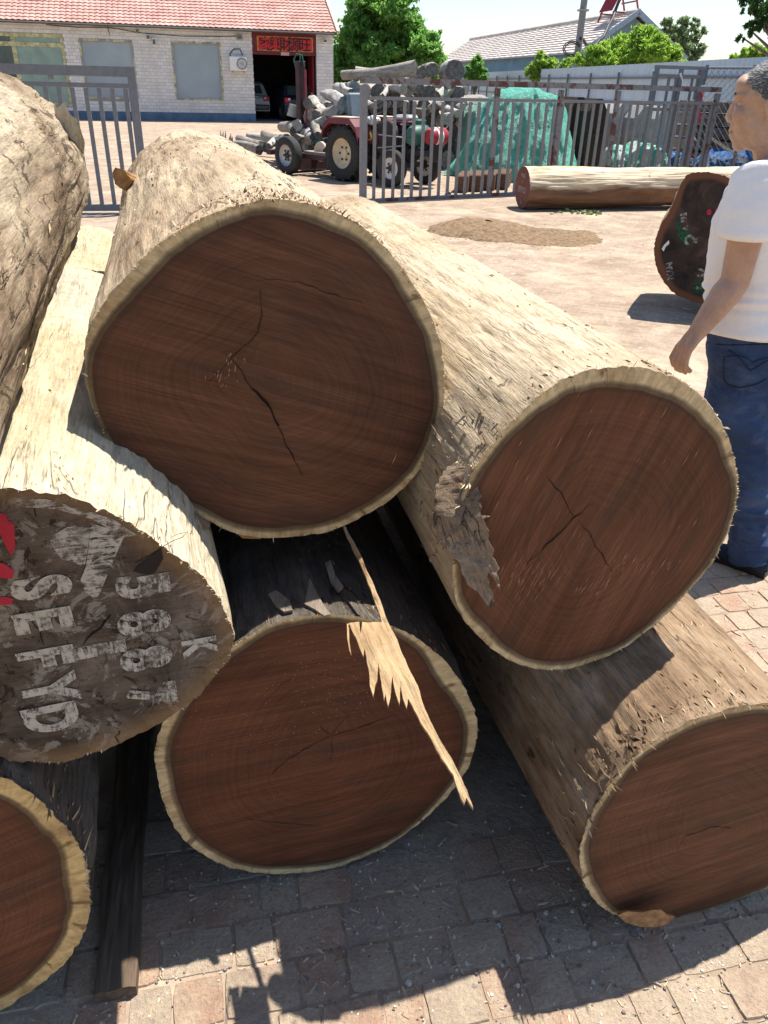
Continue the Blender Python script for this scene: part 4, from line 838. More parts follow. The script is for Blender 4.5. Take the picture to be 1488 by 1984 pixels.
# lattice frame standing behind the sliding gate
fp = gate_pt(1320, 300); f0 = Vector((fp.x, fp.y, 0)) + Vector((0, .45, 0))
fr = empty('gate_guide_frame', f0, 'taller barred steel guide frame tied with red and white ribbons behind the gate', 'frame', rz=math.atan2(gd.y, gd.x) - .25)
FI = (Matrix.Translation(f0) @ Matrix.Rotation(math.atan2(gd.y, gd.x) - .25, 4, 'Z')); fnn = FI.to_3x3() @ Vector((0, -1, 0)); FIi = FI.inverted()
def flc(u, v): p = FIi @ at_plane(u, v, f0, fnn); return p.x, p.z
xa, zA = flc(1274, 132); xb, _ = flc(1362, 132)
for nm, x in (('post', xa), ('post', flc(1318, 150)[0]), ('post', xb)): mb = MB(); mb.box((x, 0, zA / 2), (.07, .05, zA)); mb.build(nm, M_stl, fr)
for z in (zA, flc(1310, 150)[1], flc(1310, 215)[1]): mb = MB(); mb.box(((xa + xb) / 2, .003, z + .02), (xb - xa + .1, .055, .055)); mb.build('rail', M_st, fr)
for u in (1288, 1302, 1333, 1347): x = flc(u, 200)[0]; zz_ = flc(u, 150)[1]; mb = MB(); mb.box((x, .002, zz_ / 2), (.042, .03, zz_)); mb.build('bar', M_stl, fr)
def ribbon(pts, m, label, w=.05):
    V = []
    for i, (u, v, y) in enumerate(pts):
        p = at_y(u, v, y); d = Vector((w / 2 * math.cos(i * .9), w / 2 * math.sin(i * .9), .01 * (-1) ** i)); V += [p - d, p + d]
    n = len(pts); me = np_mesh('ribbon', V, [(2 * i, 2 * i + 1, 2 * i + 3, 2 * i + 2) for i in range(n - 1)], [m])
    o = link_mesh('ribbon', me); tag(o, label, 'ribbon', 'ribbons tied to the gate frame'); sm = o.modifiers.new('t', 'SOLIDIFY'); sm.thickness = .004; return o
M_rrib = plain('red ribbon', (.55, .05, .12), .6, .2); M_wrib = plain('white ribbon', (.75, .72, .70), .6, .1); yf = f0.y - .1
ribbon([(1362, 172, yf), (1358, 190, yf), (1352, 205, yf), (1354, 225, yf), (1348, 242, yf)], M_rrib, 'red ribbon knotted high on the gate guide frame', .09)
ribbon([(1363, 165, yf), (1360, 178, yf), (1366, 188, yf)], M_wrib, 'white scrap tied at the top of the gate guide frame', .09)
ribbon([(1340, 270, yf), (1337, 285, yf), (1341, 298, yf), (1334, 306, yf)], M_rrib, 'red ribbon hanging low on the gate guide frame', .07)
ribbon([(1343, 265, yf), (1350, 275, yf), (1355, 285, yf)], M_wrib, 'white string beside the low red ribbon on the gate frame', .03)
ribbon([(1318, 142, yf), (1325, 165, yf), (1332, 200, yf)], M_wrib, 'long pale strip hanging from the top rail of the gate frame', .03)

# ================================================================== sheet metal wall, far house, pole
M_sheet = plain('blue grey sheet metal', (.47, .57, .65), .45, .1, 1.0, metal=.15)
HW = 2.2; q0 = at_z(1488, 110, HW); q1 = at_z(890, 143, HW); sd = (q1 - q0); sd.z = 0; sl = sd.length; sd.normalize()
sw = empty('sheet_metal_wall', (q0.x, q0.y, 0), 'blue grey corrugated sheet metal boundary wall running behind the gate', 'wall', rz=math.atan2(sd.y, sd.x))
pw = .95; mb = MB(); Vp = []; prof = []
for k in range(4):
    b = k * pw / 4; prof += [(b, 0), (b + .05, .028), (b + .09, .028), (b + .14, 0)]
prof.append((pw - .004, 0)); n = len(prof)
V = [(x, y, 0) for x, y in prof] + [(x, y, HW) for x, y in prof] + [(x, y - .004, 0) for x, y in prof] + [(x, y - .004, HW) for x, y in prof]
Fs = [(i, i + 1, n + i + 1, n + i) for i in range(n - 1)] + [(2 * n + i + 1, 2 * n + i, 3 * n + i, 3 * n + i + 1) for i in range(n - 1)] + [(n + i, n + i + 1, 3 * n + i + 1, 3 * n + i) for i in range(n - 1)]
pm = np_mesh('panel', V, Fs, [M_sheet])
for k in range(-6, int(sl / pw) + 1): o = link_mesh('panel', pm, sw); o.location = (k * pw, 0, 0)
for z in (HW - .35, 1.2): mb = MB(); mb.bar((-6 * pw, .06, z), (sl, .06, z), .05, .05); mb.build('rail', M_stl, sw)
for k in range(-2, int(sl / 3)): mb = MB(); mb.box((k * 3.0, .10, HW / 2 - .1), (.06, .06, HW - .2)); mb.build('post', M_stl, sw)
# chain-link fence in front of it
cl0 = at_y(1325, 330, 16.5); cl1 = at_y(1560, 330, 14.5); cl0.z = 0; cl1.z = 0; cd = cl1 - cl0; cL = cd.length; CH = 1.95
cf = empty('chain_link_fence', cl0, 'chain link fence on thin posts between the gate frame and the man', 'fence', rz=math.atan2(cd.y, cd.x))
mb = MB(); s = .13; 
for i in range(-int(CH / s) - 1, int(cL / s) + 1):
    for sg in (1, -1):
        a0 = i * s if sg == 1 else i * s + CH; t0, t1 = 0.0, CH
        xs = lambda t: a0 + sg * t
        if sg == 1: t0 = max(0, -a0); t1 = min(CH, cL - a0)
        else: t0 = max(0, a0 - cL); t1 = min(CH, a0)
        if t1 > t0: mb.tube([(xs(t0), .004 * sg, t0), (xs(t1), .004 * sg, t1)], .0035, 4, False)
mb.build('wire_mesh', M_stl, cf, kind='stuff')
for x in (.05, cL * .42, cL * .9): mb = MB(); mb.tube([(x, .03, 0), (x, .03, CH + .05)], .03, 8); mb.build('post', M_stl, cf)
mb = MB(); mb.tube([(0, .03, CH), (cL, .03, CH)], .02, 8); mb.build('top_rail', M_stl, cf)
# far house
ZEv = 3.2; k0 = at_z(1129, 92, ZEv); k1 = at_z(856, 116, ZEv); ld = k1 - k0; ld.z = 0; hl_ = ld.length; ld.normalize(); gdv = Vector((-ld.y, ld.x, 0)) if ld.x * 0 + 1 and (-ld.y) * 1 > 0 else Vector((ld.y, -ld.x, 0))
if gdv.x < 0: gdv = -gdv
best = None
for i in range(10, 60):
    w_ = i * .1; p = k0 + gdv * w_; q = at_plane(1227, 26, p, Vector((0, 1, 0))); e = abs(q.x - p.x)
    if best is None or e < best[0]: best = (e, w_, q.z)
hw, zr = best[1], best[2]
fh = empty('far_house', (k0.x, k0.y, 0), 'blue grey house with pale tiled roof and a red solar heater frame', 'house')
M_hb = plain('blue grey render', (.19, .29, .37), .85, .15, 1.5); P = lambda a, b, z: Vector((0, 0, 0)) + ld * a + gdv * b + Vector((0, 0, z))
mb = MB(); V = [P(0, 0, 0), P(hl_, 0, 0), P(hl_, 0, ZEv), P(0, 0, ZEv), P(0, 2 * hw, 0), P(hl_, 2 * hw, 0), P(hl_, 2 * hw, ZEv), P(0, 2 * hw, ZEv), P(0, hw, zr - .12), P(hl_, hw, zr - .12)]
mb.add(V, [(0, 1, 2, 3), (5, 4, 7, 6), (4, 0, 3, 8, 7), (1, 5, 6, 9, 2)]); mb.build('wall', M_hb, fh)
sl_ = math.hypot(hw + .4, zr - ZEv); ncr = 13
for side in (0, 1):
    b0 = -.4 if side == 0 else 2 * hw + .4; sg = 1 if side == 0 else -1; ze = ZEv - .4 * (zr - ZEv) / hw
    for c in range(ncr):
        f0_, f1_ = c / ncr, (c + 1.12) / ncr; b1, b2 = b0 + sg * (hw + .4) * f0_, b0 + sg * (hw + .4) * min(1, f1_); z1, z2 = ze + (zr - ze) * f0_, ze + (zr - ze) * min(1, f1_)
        V = []; nseg = 70
        for i in range(nseg + 1):
            a = -.5 + (hl_ + .7) * i / nseg; dz = .03 * math.sin(i * 2.4)
            V += [P(a, b1, z1 + .07 + dz * .4), P(a, b2, z2 + .015 + dz * .4), P(a, b1, z1 - .02)]
        Fs = [(3 * i, 3 * i + 3, 3 * i + 4, 3 * i + 1) for i in range(nseg)] + [(3 * i + 2, 3 * i + 5, 3 * i + 3, 3 * i) for i in range(nseg)]
        link_mesh('tile_course', np_mesh('tile_course', V, Fs, [M_roof2]), fh)
mb = MB(); mb.tube([P(-.5, hw, zr + .05), P(hl_ + .2, hw, zr + .05)], .12, 10); mb.build('ridge_cap', M_roof2, fh)
for sg in (1, -1): mb = MB(); b0 = -.45 if sg == 1 else 2 * hw + .45; mb.bar(P(-.5, b0, ZEv - .36), P(-.5, hw, zr + .02), .10, .22); mb.build('barge_board', plain('blue barge board', (.26, .34, .42), .6), fh)
# solar heater on the ridge
M_red = plain('red steel', (.34, .04, .06), .5, .2); sh0 = fh.location + P(1.6, hw, zr + .05)
so = empty('solar_heater', sh0, 'solar water heater with red steel frame on the ridge of the far house', 'solar heater', rz=math.atan2(ld.y, ld.x))
for x in (-.75, .75):
    for y0_, y1_ in ((-.7, -.1), (.75, .15)): mb = MB(); mb.bar((x, y0_, -.3), (x, y1_, 1.5), .07, .07); mb.build('leg', M_red, so)
    mb = MB(); mb.bar((x, -.7, .0), (x, .7, .05), .06, .06); mb.build('brace', M_red, so)
for z in (.5, 1.0): mb = MB(); mb.bar((-.75, -.35, z), (.75, -.35, z), .06, .06); mb.build('cross_bar', M_red, so)
for k in range(10): mb = MB(); x = -.7 + k * .155; mb.tube([(x, .75, .1), (x, .12, 1.45)], .035, 8); mb.build('vacuum_tube', M_red, so)
mb = MB(); mb.tube([(-1.0, .05, 1.7), (-.98, .05, 1.7), (.98, .05, 1.7), (1.0, .05, 1.7)], [.15, .25, .25, .15], 16); mb.build('tank', plain('cream tank', (.6, .52, .45), .4), so)
# utility pole with hanging cable loops
pb = at_y(1120, 98, 36.0); pt = at_y(1134, -40, 36.0)
up_ = empty('utility_pole', (pb.x, pb.y, 0), 'grey concrete utility pole standing in front of the far house', 'pole')
mb = MB(); mb.tube([(0, 0, 0), (0, 0, pt.z + 2)], [.16, .11], 12); mb.build('shaft', plain('concrete pole', (.24, .24, .24), .8), up_)
mb = MB(); mb.box((0, 0, 4.2), (.4, .36, .06)); mb.build('clamp', M_lgrey, up_)
mb = MB(); cc = pb - up_.location
for k, (ra, rb) in enumerate(((.34, .26), (.28, .2))): mb.tube([cc + Vector((-.3 + ra * math.cos(x), -.2, .05 + rb * math.sin(x))) for x in np.linspace(.3, 6.0, 18)], .022, 6)
mb.build('cable_coil', M_cable, up_)
mb = MB(); A0 = Vector((pb.x, pb.y - .2, pb.z + .4)); A1 = sh0 + Vector((0, 0, .9)); mb.tube([A0.lerp(A1, t) + Vector((0, 0, -1.0 * math.sin(math.pi * t) + .05 * math.sin(t * 30))) for t in np.linspace(0, 1, 20)], .06, 6)
mb.build('cable', M_cable, None, label='thick black cable from the utility pole to the solar heater', cat='cable')

# ================================================================== trees
def leaf_mat(name, a, b, c):
    t = NT(name, .5, .3); r = t.n('NewGeometry').outputs['Random Per Island']; t.col(t.ramp(r, [(0, a), (.5, b), (1, c)]))
    tr = t.n('BsdfTranslucent', {'Color': tuple(min(1, x * 2.0) for x in b) + (1,)}); mx = t.n('MixShader', {0: .5, 1: t.b.outputs[0], 2: tr.outputs[0]}); t.t.links.new(mx.outputs[0], t.out.inputs['Surface']); return t.m
M_lf1 = leaf_mat('leaf mid green', (.085, .19, .04), (.135, .27, .06), (.21, .37, .10)); M_lf2 = leaf_mat('leaf fresh green', (.13, .23, .025), (.21, .33, .05), (.31, .42, .09))
M_lf3 = leaf_mat('leaf grey green', (.10, .15, .07), (.16, .22, .11), (.22, .28, .16)); M_lf4 = leaf_mat('leaf dark', (.02, .06, .015), (.035, .085, .02), (.06, .12, .03))
M_trunk = plain('tree bark', (.13, .10, .075), .9, .35, 8, bump=.6, bscale=20)
def tree(label, base, blobs, nleaf, lsz, m_leaf, seed, cat='tree', trunk_r=.15, elong=2.0, droop=.2, name='leafy_tree', group=None):
    r = np.random.RandomState(seed); base = Vector(base); root = empty(name, base, label, cat, group)
    bl = [(np.array(c) - np.array(base), rad) for c, rad in blobs]; cz = sum(c[2] for c, _ in bl) / len(bl)
    top = max(bl, key=lambda b: b[0][2])[0]
    mb = MB(); fork = Vector((top[0] * .3, top[1] * .3, cz * .55)); mb.tube([(0, 0, -.1), fork * .5, fork, Vector(top) * .8 + fork * .2], [trunk_r, trunk_r * .8, trunk_r * .6, trunk_r * .15], 9)
    for c, rad in bl: mb.tube([fork * (.75 + .2 * r.rand()), fork.lerp(Vector(c), .5) + Vector((0, 0, -.1 * rad)), Vector(c)], [trunk_r * .45, trunk_r * .28, trunk_r * .07], 6)
    mb.build('trunk', M_trunk, root)
    vol = np.array([rad ** 2 for _, rad in bl]); pr = vol / vol.sum(); cnt = r.multinomial(nleaf, pr); C_ = []
    for (c, rad), k in zip(bl, cnt):
        nc = max(6, k // 34); d = r.normal(size=(nc, 3)); d /= np.linalg.norm(d, axis=1)[:, None]; cl = c + d * rad * (r.rand(nc, 1) ** .45) * np.array([1, 1, .9])
        ii = r.randint(0, nc, k); C_.append(cl[ii] + r.normal(size=(k, 3)) * rad * np.array([.105, .105, .075]))
    C_ = np.vstack(C_); k = len(C_); ax = r.normal(size=(k, 3)); ax[:, 2] -= droop * 2; ax /= np.linalg.norm(ax, axis=1)[:, None]; s = r.normal(size=(k, 3)); s -= ax * (s * ax).sum(1)[:, None]; s /= np.linalg.norm(s, axis=1)[:, None]
    L = lsz * (.6 + .8 * r.rand(k, 1)); Wd = L / elong; nm = np.cross(ax, s) * L * .12
    V = np.stack([C_ - ax * L / 2, C_ + s * Wd / 2 + nm, C_ + ax * L / 2, C_ - s * Wd / 2 + nm], 1).reshape(-1, 3); Fc = np.arange(4 * k).reshape(-1, 4)
    link_mesh('crown', np_mesh('crown', V, Fc, [m_leaf]), root); return root
def blob(u, v, y, rp): p = at_y(u, v, y); return (p, rp * (y * .875 + .0) / 1500.0)
GT = 'trees beyond the yard'
tree('big mid green tree rising behind the heap of grey logs', (at_y(742, 100, 47).x, 47, 0), [blob(u, v, 47 + dy, r) for u, v, r, dy in [(690, 75, 42, 0), (740, 55, 48, 1), (715, 15, 42, 0), (765, 15, 40, -1), (790, 75, 42, 0), (825, 100, 36, -1), (670, 118, 40, 1), (735, 115, 45, -1), (790, 125, 40, 0), (720, -30, 35, 0), (845, 70, 14, 0), (805, 45, 18, 0), (700, -10, 25, 1), (830, 130, 35, 1), (660, 150, 30, 0)]], 42000, .24, M_lf1, 1, trunk_r=.25, group=GT)
tree('bright yellow-green bushy tree over the sheet metal wall by the gable', (at_y(1215, 120, 33).x, 33, 0), [blob(u, v, 33 + dy, r) for u, v, r, dy in [(1160, 110, 26, 0), (1200, 95, 28, 1), (1245, 80, 30, 0), (1275, 95, 28, -1), (1235, 110, 30, 0), (1120, 118, 14, 0), (1300, 110, 22, 0), (1310, 125, 18, 0), (1250, 65, 14, 1), (1185, 125, 26, 0)]], 22000, .17, M_lf2, 2, elong=3.2, droop=.4, group=GT)
tree('sparse bright shrub in front of the blue house wall', (at_y(1050, 130, 38).x, 38, 0), [blob(u, v, 38, r) for u, v, r in [(1050, 118, 14), (1060, 130, 17), (1035, 130, 14), (1075, 123, 9), (1102, 122, 10), (1048, 145, 17), (1070, 143, 15), (1030, 145, 12), (1095, 135, 14), (1046, 105, 7)]], 4600, .22, M_lf2, 3, elong=3.4, trunk_r=.08, group=GT)
tree('small round dark green tree by the end of the far house', (at_y(922, 130, 44).x, 44, 0), [blob(u, v, 44, r) for u, v, r in [(922, 125, 12), (914, 135, 11), (931, 136, 11), (926, 115, 6), (922, 146, 13), (910, 147, 10), (934, 147, 10)]], 3000, .25, M_lf1, 4, trunk_r=.08, group=GT)
tree('thin grey-green tree with feathery crown beyond the bright bush', (at_y(1315, 120, 46).x, 46, 0), [blob(u, v, 46 + dy, r) for u, v, r, dy in [(1300, 60, 20, 0), (1325, 50, 16, 0), (1345, 70, 18, 1), (1320, 85, 22, 0), (1350, 95, 16, 0), (1290, 45, 12, 0), (1345, 45, 10, 0), (1290, 90, 16, 0), (1365, 60, 8, 0), (1335, 110, 20, 0)]], 5500, .24, M_lf3, 5, elong=3, trunk_r=.14, group=GT)
tree('tree with drooping dark feathery branches standing beyond the wall behind the man', (at_y(1600, 60, 26).x, 26, 0), [blob(u, v, 26 + dy, r) for u, v, r, dy in [(1475, 30, 26, 0), (1450, 55, 16, 0), (1437, 72, 9, 0), (1470, 0, 30, 0), (1510, 30, 40, 0), (1560, 0, 60, 0), (1450, 15, 14, 0), (1600, 20, 70, 1)]], 9000, .17, M_lf4, 6, elong=3.4, droop=.8, trunk_r=.2, group=GT)
tree('pale green treetop showing low above the wall beside the man', (at_y(1455, 110, 40).x, 40, 0), [blob(u, v, 40, r) for u, v, r in [(1440, 108, 14), (1465, 100, 15), (1490, 105, 18), (1420, 115, 8)]], 2600, .24, M_lf2, 7, elong=2.6, trunk_r=.1, group=GT)
# ================================================================== heap of grey logs
M_gb = bark_mat('weathered grey bark', [(.2, (.16, .15, .135)), (.42, (.34, .32, .29)), (.6, (.46, .44, .405)), (.8, (.56, .54, .50))], .6, 21.0, dark=(.06, .05, .045), patch=.4)
M_gb2 = bark_mat('weathered brown grey bark', [(.2, (.13, .11, .09)), (.45, (.28, .25, .215)), (.75, (.42, .39, .35))], .7, 25.0, dark=(.05, .04, .035), patch=.6)
M_ge = plain('old grey log end', (.13, .12, .11), .9, .55, 14); M_ge2 = plain('pale log end', (.30, .275, .245), .9, .4, 14)
def blue_end():
    t = NT('log end with blue paint', .85); v = t.coord(); t.col(t.mix(t.grey(t.noise(v, 6, 5, .6), [(.45, 0), (.55, 1)]), (.24, .23, .21), (.09, .16, .20))); return t.m
M_be = blue_end()
GL = 'grey logs in the heap behind the tractor'; _lr = random.Random(17); _np = 0
def small_log(a, b, r0, r1, label, m=None, end=None, seed=None, bump=.12, n=18, name='weathered_log'):
    global _np; _np += 1; a = Vector(a); b = Vector(b); L = (b - a).length; ax = (b - a).normalized(); u = ax.orthogonal().normalized(); w = ax.cross(u); sd = _np * 3.7 if seed is None else seed
    ns = 12; th = np.linspace(0, 2 * np.pi, n, endpoint=False); V = []
    for i in range(ns):
        t = i / (ns - 1); r = r0 + (r1 - r0) * t; rr = r * (1 + bump * fbm(np.stack([np.cos(th) * 1.3 + sd, np.sin(th) * 1.3, np.full(n, t * L * 1.5)], 1), 3) * 2)
        bend = .10 * L * math.sin(math.pi * t) * math.sin(sd) * .5
        for j in range(n): V.append(Vector((0, 0, t * L)) + Vector((math.cos(th[j]) * rr[j] + bend, math.sin(th[j]) * rr[j], 0)))
    Fs = [(i * n + j, i * n + (j + 1) % n, (i + 1) * n + (j + 1) % n, (i + 1) * n + j) for i in range(ns - 1) for j in range(n)]
    root = empty(name, (0, 0, 0), label, 'log', GL); root.matrix_world = Matrix.Translation(a) @ Matrix((u, w, ax)).transposed().to_4x4()
    link_mesh('bark', np_mesh('bark', V, Fs, [m or _lr.choice([M_gb, M_gb, M_gb2])], True), root)
    for k, rev in ((0, True), (ns - 1, False)):
        ring = V[k * n:(k + 1) * n]; me = np_mesh('cut_end', ring, [tuple(range(n))[::-1] if rev else tuple(range(n))], [end or _lr.choice([M_ge, M_ge, M_ge2])]); link_mesh('cut_end', me, root)
    return root
def plog(u0, v0, y0, u1, v1, y1, rp0, rp1, label, **k):
    s = lambda r, y: r * (y * .875 + .3) / 1500.0
    return small_log(at_y(u0, v0, y0), at_y(u1, v1, y1), s(rp0, y0), s(rp1, y1), label, **k)
plog(664, 146, 20.6, 804, 131, 19.6, 8, 12, 'long pale grey log lying along the top of the log heap')
plog(655, 172, 20, 686, 168, 18.6, 11, 11, 'log with a blue painted end under the long top log', end=M_be)
plog(630, 182, 18.6, 664, 207, 17.4, 8, 14, 'thick forked grey log with a blue streak on its end leaning on the heap', end=M_be, bump=.3)
plog(606, 196, 18.8, 647, 228, 17.4, 12, 10, 'smooth grey log sloping down towards the tractor seat', end=M_be)
plog(598, 214, 18.6, 645, 248, 17.2, 8, 8, 'slim grey log sloping down just below the smooth sloping log')
plog(606, 232, 18.0, 616, 262, 16.8, 9, 7, 'short grey log pointing down behind the mast of the tractor implement')
plog(566, 226, 18.6, 570, 203, 18.6, 9, 8, 'short knobbly grey log standing upright next to the mast', bump=.3)
plog(546, 246, 19.2, 572, 256, 18.0, 9, 12, 'squat grey log lying beside the mast foot')
plog(512, 262, 19.2, 551, 272, 18.2, 10, 12, 'broad hump-backed grey log behind the implement wheel', bump=.25)
plog(455, 280, 19.6, 502, 291, 18.8, 7, 9, 'grey log nearest the broken stump at the edge of the heap', end=M_ge)
plog(462, 268, 20.0, 518, 286, 18.9, 7, 10, 'grey log lying on the log next to the broken stump', end=M_ge)
plog(480, 262, 20.4, 545, 278, 19.6, 5, 6, 'thin grey pole lying at the back of the low logs')
plog(636, 262, 18.4, 700, 262, 18.0, 12, 12, 'grey log lying level behind the tractor fender')
plog(560, 272, 18.6, 600, 285, 17.4, 9, 10, 'grey log lying on the ground behind the implement frame')
plog(588, 255, 18.9, 602, 262, 17.8, 14, 13, 'stout grey log end behind the mast')
st_ = plog(446, 284, 19.6, 434, 283, 18.9, 10, 11, 'broken log stump with jagged splinters lying at the edge of the heap', bump=.3)
mb = MB(); sp0 = at_y(440, 276, 19.2); rs = random.Random(4)
for k in range(7): p = sp0 + Vector((rs.uniform(-.13, .13), rs.uniform(-.1, .1), -.05)); mb.tube([p, p + Vector((rs.uniform(-.06, .06), 0, rs.uniform(.14, .3)))], [.045, .004], 5)
o = mb.build('splinter', M_gb2); attach(o, st_)
for u, v, r, nm in [(815, 143, 10, 'narrow'), (833, 138, 12, 'medium'), (876, 140, 18, 'widest')]: plog(u - 8, v, 21.2, u + 4, v - 2, 19.6, r, r, f'{nm} log whose end shows at the top of the heap beside the tree', bump=.22, end=M_ge)
plog(690, 138, 21, 820, 142, 20.6, 9, 9, 'second long log lying behind the long pale top log')
plog(840, 165, 19.4, 905, 175, 19.0, 9, 9, 'log lying along the side of the heap towards the pale green tarpaulin'); plog(850, 185, 19.2, 930, 195, 19.4, 8, 8, 'lower log along the side of the heap above the pale green tarpaulin')
# the body of the heap: logs with their ends to the yard
fx0 = at_y(640, 200, 18.4).x; fx1 = at_y(905, 200, 18.4).x; z = .16; row = 0
while z < 1.55:
    x = fx0 + (.12 if row % 2 else 0) + z * .18
    while x < fx1 - z * .05:
        r = _lr.uniform(.11, .175); y = 17.9 + z * .45 + _lr.uniform(-.1, .3); a = _lr.uniform(-.35, .35); zz_ = z + _lr.uniform(-.03, .03)
        small_log((x, y, zz_), (x + 2.0 * math.sin(a), y + 2.0 * math.cos(a), zz_ + _lr.uniform(-.05, .08)), r, r * _lr.uniform(.85, 1.1), 'weathered grey log with its end to the tractor, in the %s layer of the heap' % ['lowest', 'second', 'third', 'fourth', 'fifth', 'sixth', 'top'][min(row, 6)], bump=.14, n=14)
        x += r * 2.05
    z += .25; row += 1

# crooked logs thrown askew over the face of the heap
for k in range(52):
    u = _lr.uniform(600, 890) if k < 34 else _lr.uniform(520, 640); v = _lr.uniform(152, 240) if u > 660 else (_lr.uniform(200, 255) if u > 600 else _lr.uniform(255, 285)); y = 17.75 + _lr.uniform(-.35, .35) + (240 - v) * .004; a = _lr.uniform(-.9, .9); du = _lr.uniform(14, 34) * _lr.choice([-1, 1]); L = _lr.uniform(14, 30)
    plog(u, v, y + .55, u + du, min(290, v + L * math.sin(a) + 8), y - .25, _lr.uniform(5, 9.5), _lr.uniform(6, 11), 'crooked grey log thrown askew on the face of the heap', bump=.28, name='crooked_log')
# ================================================================== tractor with rear implement
Wr = at_z(670, 350); Wf = at_z(755, 362); hdg = (Wf - Wr); wb_ = hdg.length; hdg.normalize(); lft = Vector((-hdg.y, hdg.x, 0))
tr_o = Wr + lft * .48; tra = math.atan2(hdg.y, hdg.x)
tt = empty('tractor', tr_o, 'small maroon tractor with cream rear wheels parked behind the sliding gate', 'tractor', rz=tra)
M_mar = plain('faded maroon paint', (.125, .024, .032), .5, .3, 4); M_cre = plain('cream wheel paint', (.55, .45, .30), .6, .2, 6); M_blk = plain('oily black iron', (.030, .029, .028), .6, .4, 8); M_grn = plain('green engine paint', (.03, .115, .09), .5, .25, 5)
M_tan = plain('sun bleached panel', (.60, .46, .36), .7, .15, 4); M_seat = plain('blue grey vinyl', (.13, .17, .20), .55, .2, 5); M_yst = plain('yellow emblem', (.70, .62, .12), .6)
def wheel(parent, loc, R_w, Wd, rimr, m_rim, lugs=0, steer=0.0, name='wheel'):
    M = Matrix.Translation(loc) @ Matrix.Rotation(steer, 4, 'Z') @ Matrix.Rotation(math.pi / 2, 4, 'X'); h = Wd / 2
    b = MB(); b.lathe([(rimr, -h * .8), (rimr + .03, -h * .95), (R_w * .86, -h), (R_w * .96, -h * .8), (R_w - (.02 if lugs else 0), -h * .5), (R_w - (.02 if lugs else 0), h * .5), (R_w * .96, h * .8), (R_w * .86, h), (rimr + .03, h * .95), (rimr, h * .8), (rimr, -h * .8)], 36, M, False)
    wo_ = b.build(name, M_tyre, parent); smooth_by_angle(wo_.data, 35)
    if lugs:
        b = MB()
        for k in range(lugs):
            for s in (-1, 1):
                a = 2 * math.pi * (k + (.5 if s > 0 else 0)) / lugs; a2 = a + .16
                p = lambda ang, r, z: M @ Vector((r * math.cos(ang), r * math.sin(ang), z))
                b.bar(p(a, R_w - .005, s * h * .05), p(a2, R_w * .95, s * h * .98), .045, .06, up=(M.to_3x3() @ Vector((math.cos(a), math.sin(a), 0))))
        b.build('tread_lug', M_tyre, wo_)
    b = MB(); b.lathe([(.03, -.03), (rimr * .55, -.03), (rimr * .7, -.01), (rimr * .9, -h * .5), (rimr, -h * .85), (rimr * 1.06, -h * .85), (rimr * 1.06, h * .85), (rimr * .9, h * .5), (rimr * .7, .03), (.03, .03)], 30, M); rm = b.build('rim', m_rim, wo_); smooth_by_angle(rm.data, 35)
    b = MB(); b.lathe([(.001, -.07), (rimr * .24, -.07), (rimr * .30, -.03), (rimr * .30, .05), (.001, .06)], 16, M); b.build('hub', M_blk if m_rim is not M_cre else M_cre, wo_)
    b = MB()
    for k in range(6): a = k * math.pi / 3; q = M @ Vector((rimr * .45 * math.cos(a), rimr * .45 * math.sin(a), 0)); ax = M.to_3x3() @ Vector((0, 0, 1)); b.tube([q - ax * .05, q + ax * .05], .018, 6)
    b.build('wheel_bolt', M_blk, wo_, kind='stuff'); return wo_
for s in (-1, 1): wheel(tt, (0, s * .48, .455), .455, .27, .25, M_cre, 18, name='rear_wheel')
for s in (-1, 1): wheel(tt, (wb_, s * .44, .295), .295, .15, .17, plain('white rim', (.55, .53, .5), .6), 0, .12, name='front_wheel')
def part(name, m, *boxes, bev=.01, parent=None, sm=False):
    b = MB()
    for c, sz, *r in boxes: b.box(c, sz, bev=bev, M=(Euler(r[0]).to_matrix().to_4x4() if r else None))
    return b.build(name, m, parent or tt)
part('chassis', M_blk, ((.35, 0, .52), (1.7, .26, .22)), ((.05, 0, .56), (.5, .42, .36)), ((0, 0, .455), (.16, .8, .16)))
part('front_axle', M_blk, ((wb_, 0, .34), (.12, .8, .1)), ((wb_, 0, .46), (.2, .2, .2)))
for s in (-1, 1):
    b = MB(); prof = [(-.5, .72), (-.42, .92), (-.28, 1.02), (.26, 1.02), (.40, .90), (.47, .74)]
    for (x0_, z0_), (x1_, z1_) in zip(prof, prof[1:]): b.bar((x0_, s * .47, z0_), (x1_, s * .47, z1_), .34, .03, up=(0, 0, 1)) if False else b.add([(x0_, s * .47 - .17, z0_), (x1_, s * .47 - .17, z1_), (x1_, s * .47 + .17, z1_), (x0_, s * .47 + .17, z0_), (x0_, s * .47 - .17, z0_ - .03), (x1_, s * .47 - .17, z1_ - .03), (x1_, s * .47 + .17, z1_ - .03), (x0_, s * .47 + .17, z0_ - .03)], [(0, 1, 2, 3), (7, 6, 5, 4), (0, 4, 5, 1), (2, 6, 7, 3), (0, 3, 7, 4), (1, 5, 6, 2)])
    b.add([(x, s * .635, z) for x, z in prof] + [(x, s * .635, z - .09) for x, z in prof] + [(x, s * .615, z) for x, z in prof] + [(x, s * .615, z - .09) for x, z in prof], [f for i in range(5) for f in ((i, 6 + i, 7 + i, 1 + i), (12 + i, 13 + i, 19 + i, 18 + i), (6 + i, 18 + i, 19 + i, 7 + i))])
    fd = b.build('fender', M_mar, tt); part('fender_top', M_tan, ((.02, s * .47, 1.035), (.46, .30, .02)), bev=.004, parent=fd)
st2 = part('seat', M_seat, ((-.02, 0, .96), (.40, .42, .10)), ((-.24, 0, 1.20), (.10, .40, .42), (0, -.15, 0)), bev=.03); part('seat_post', M_blk, ((-.02, 0, .82), (.14, .14, .22)))
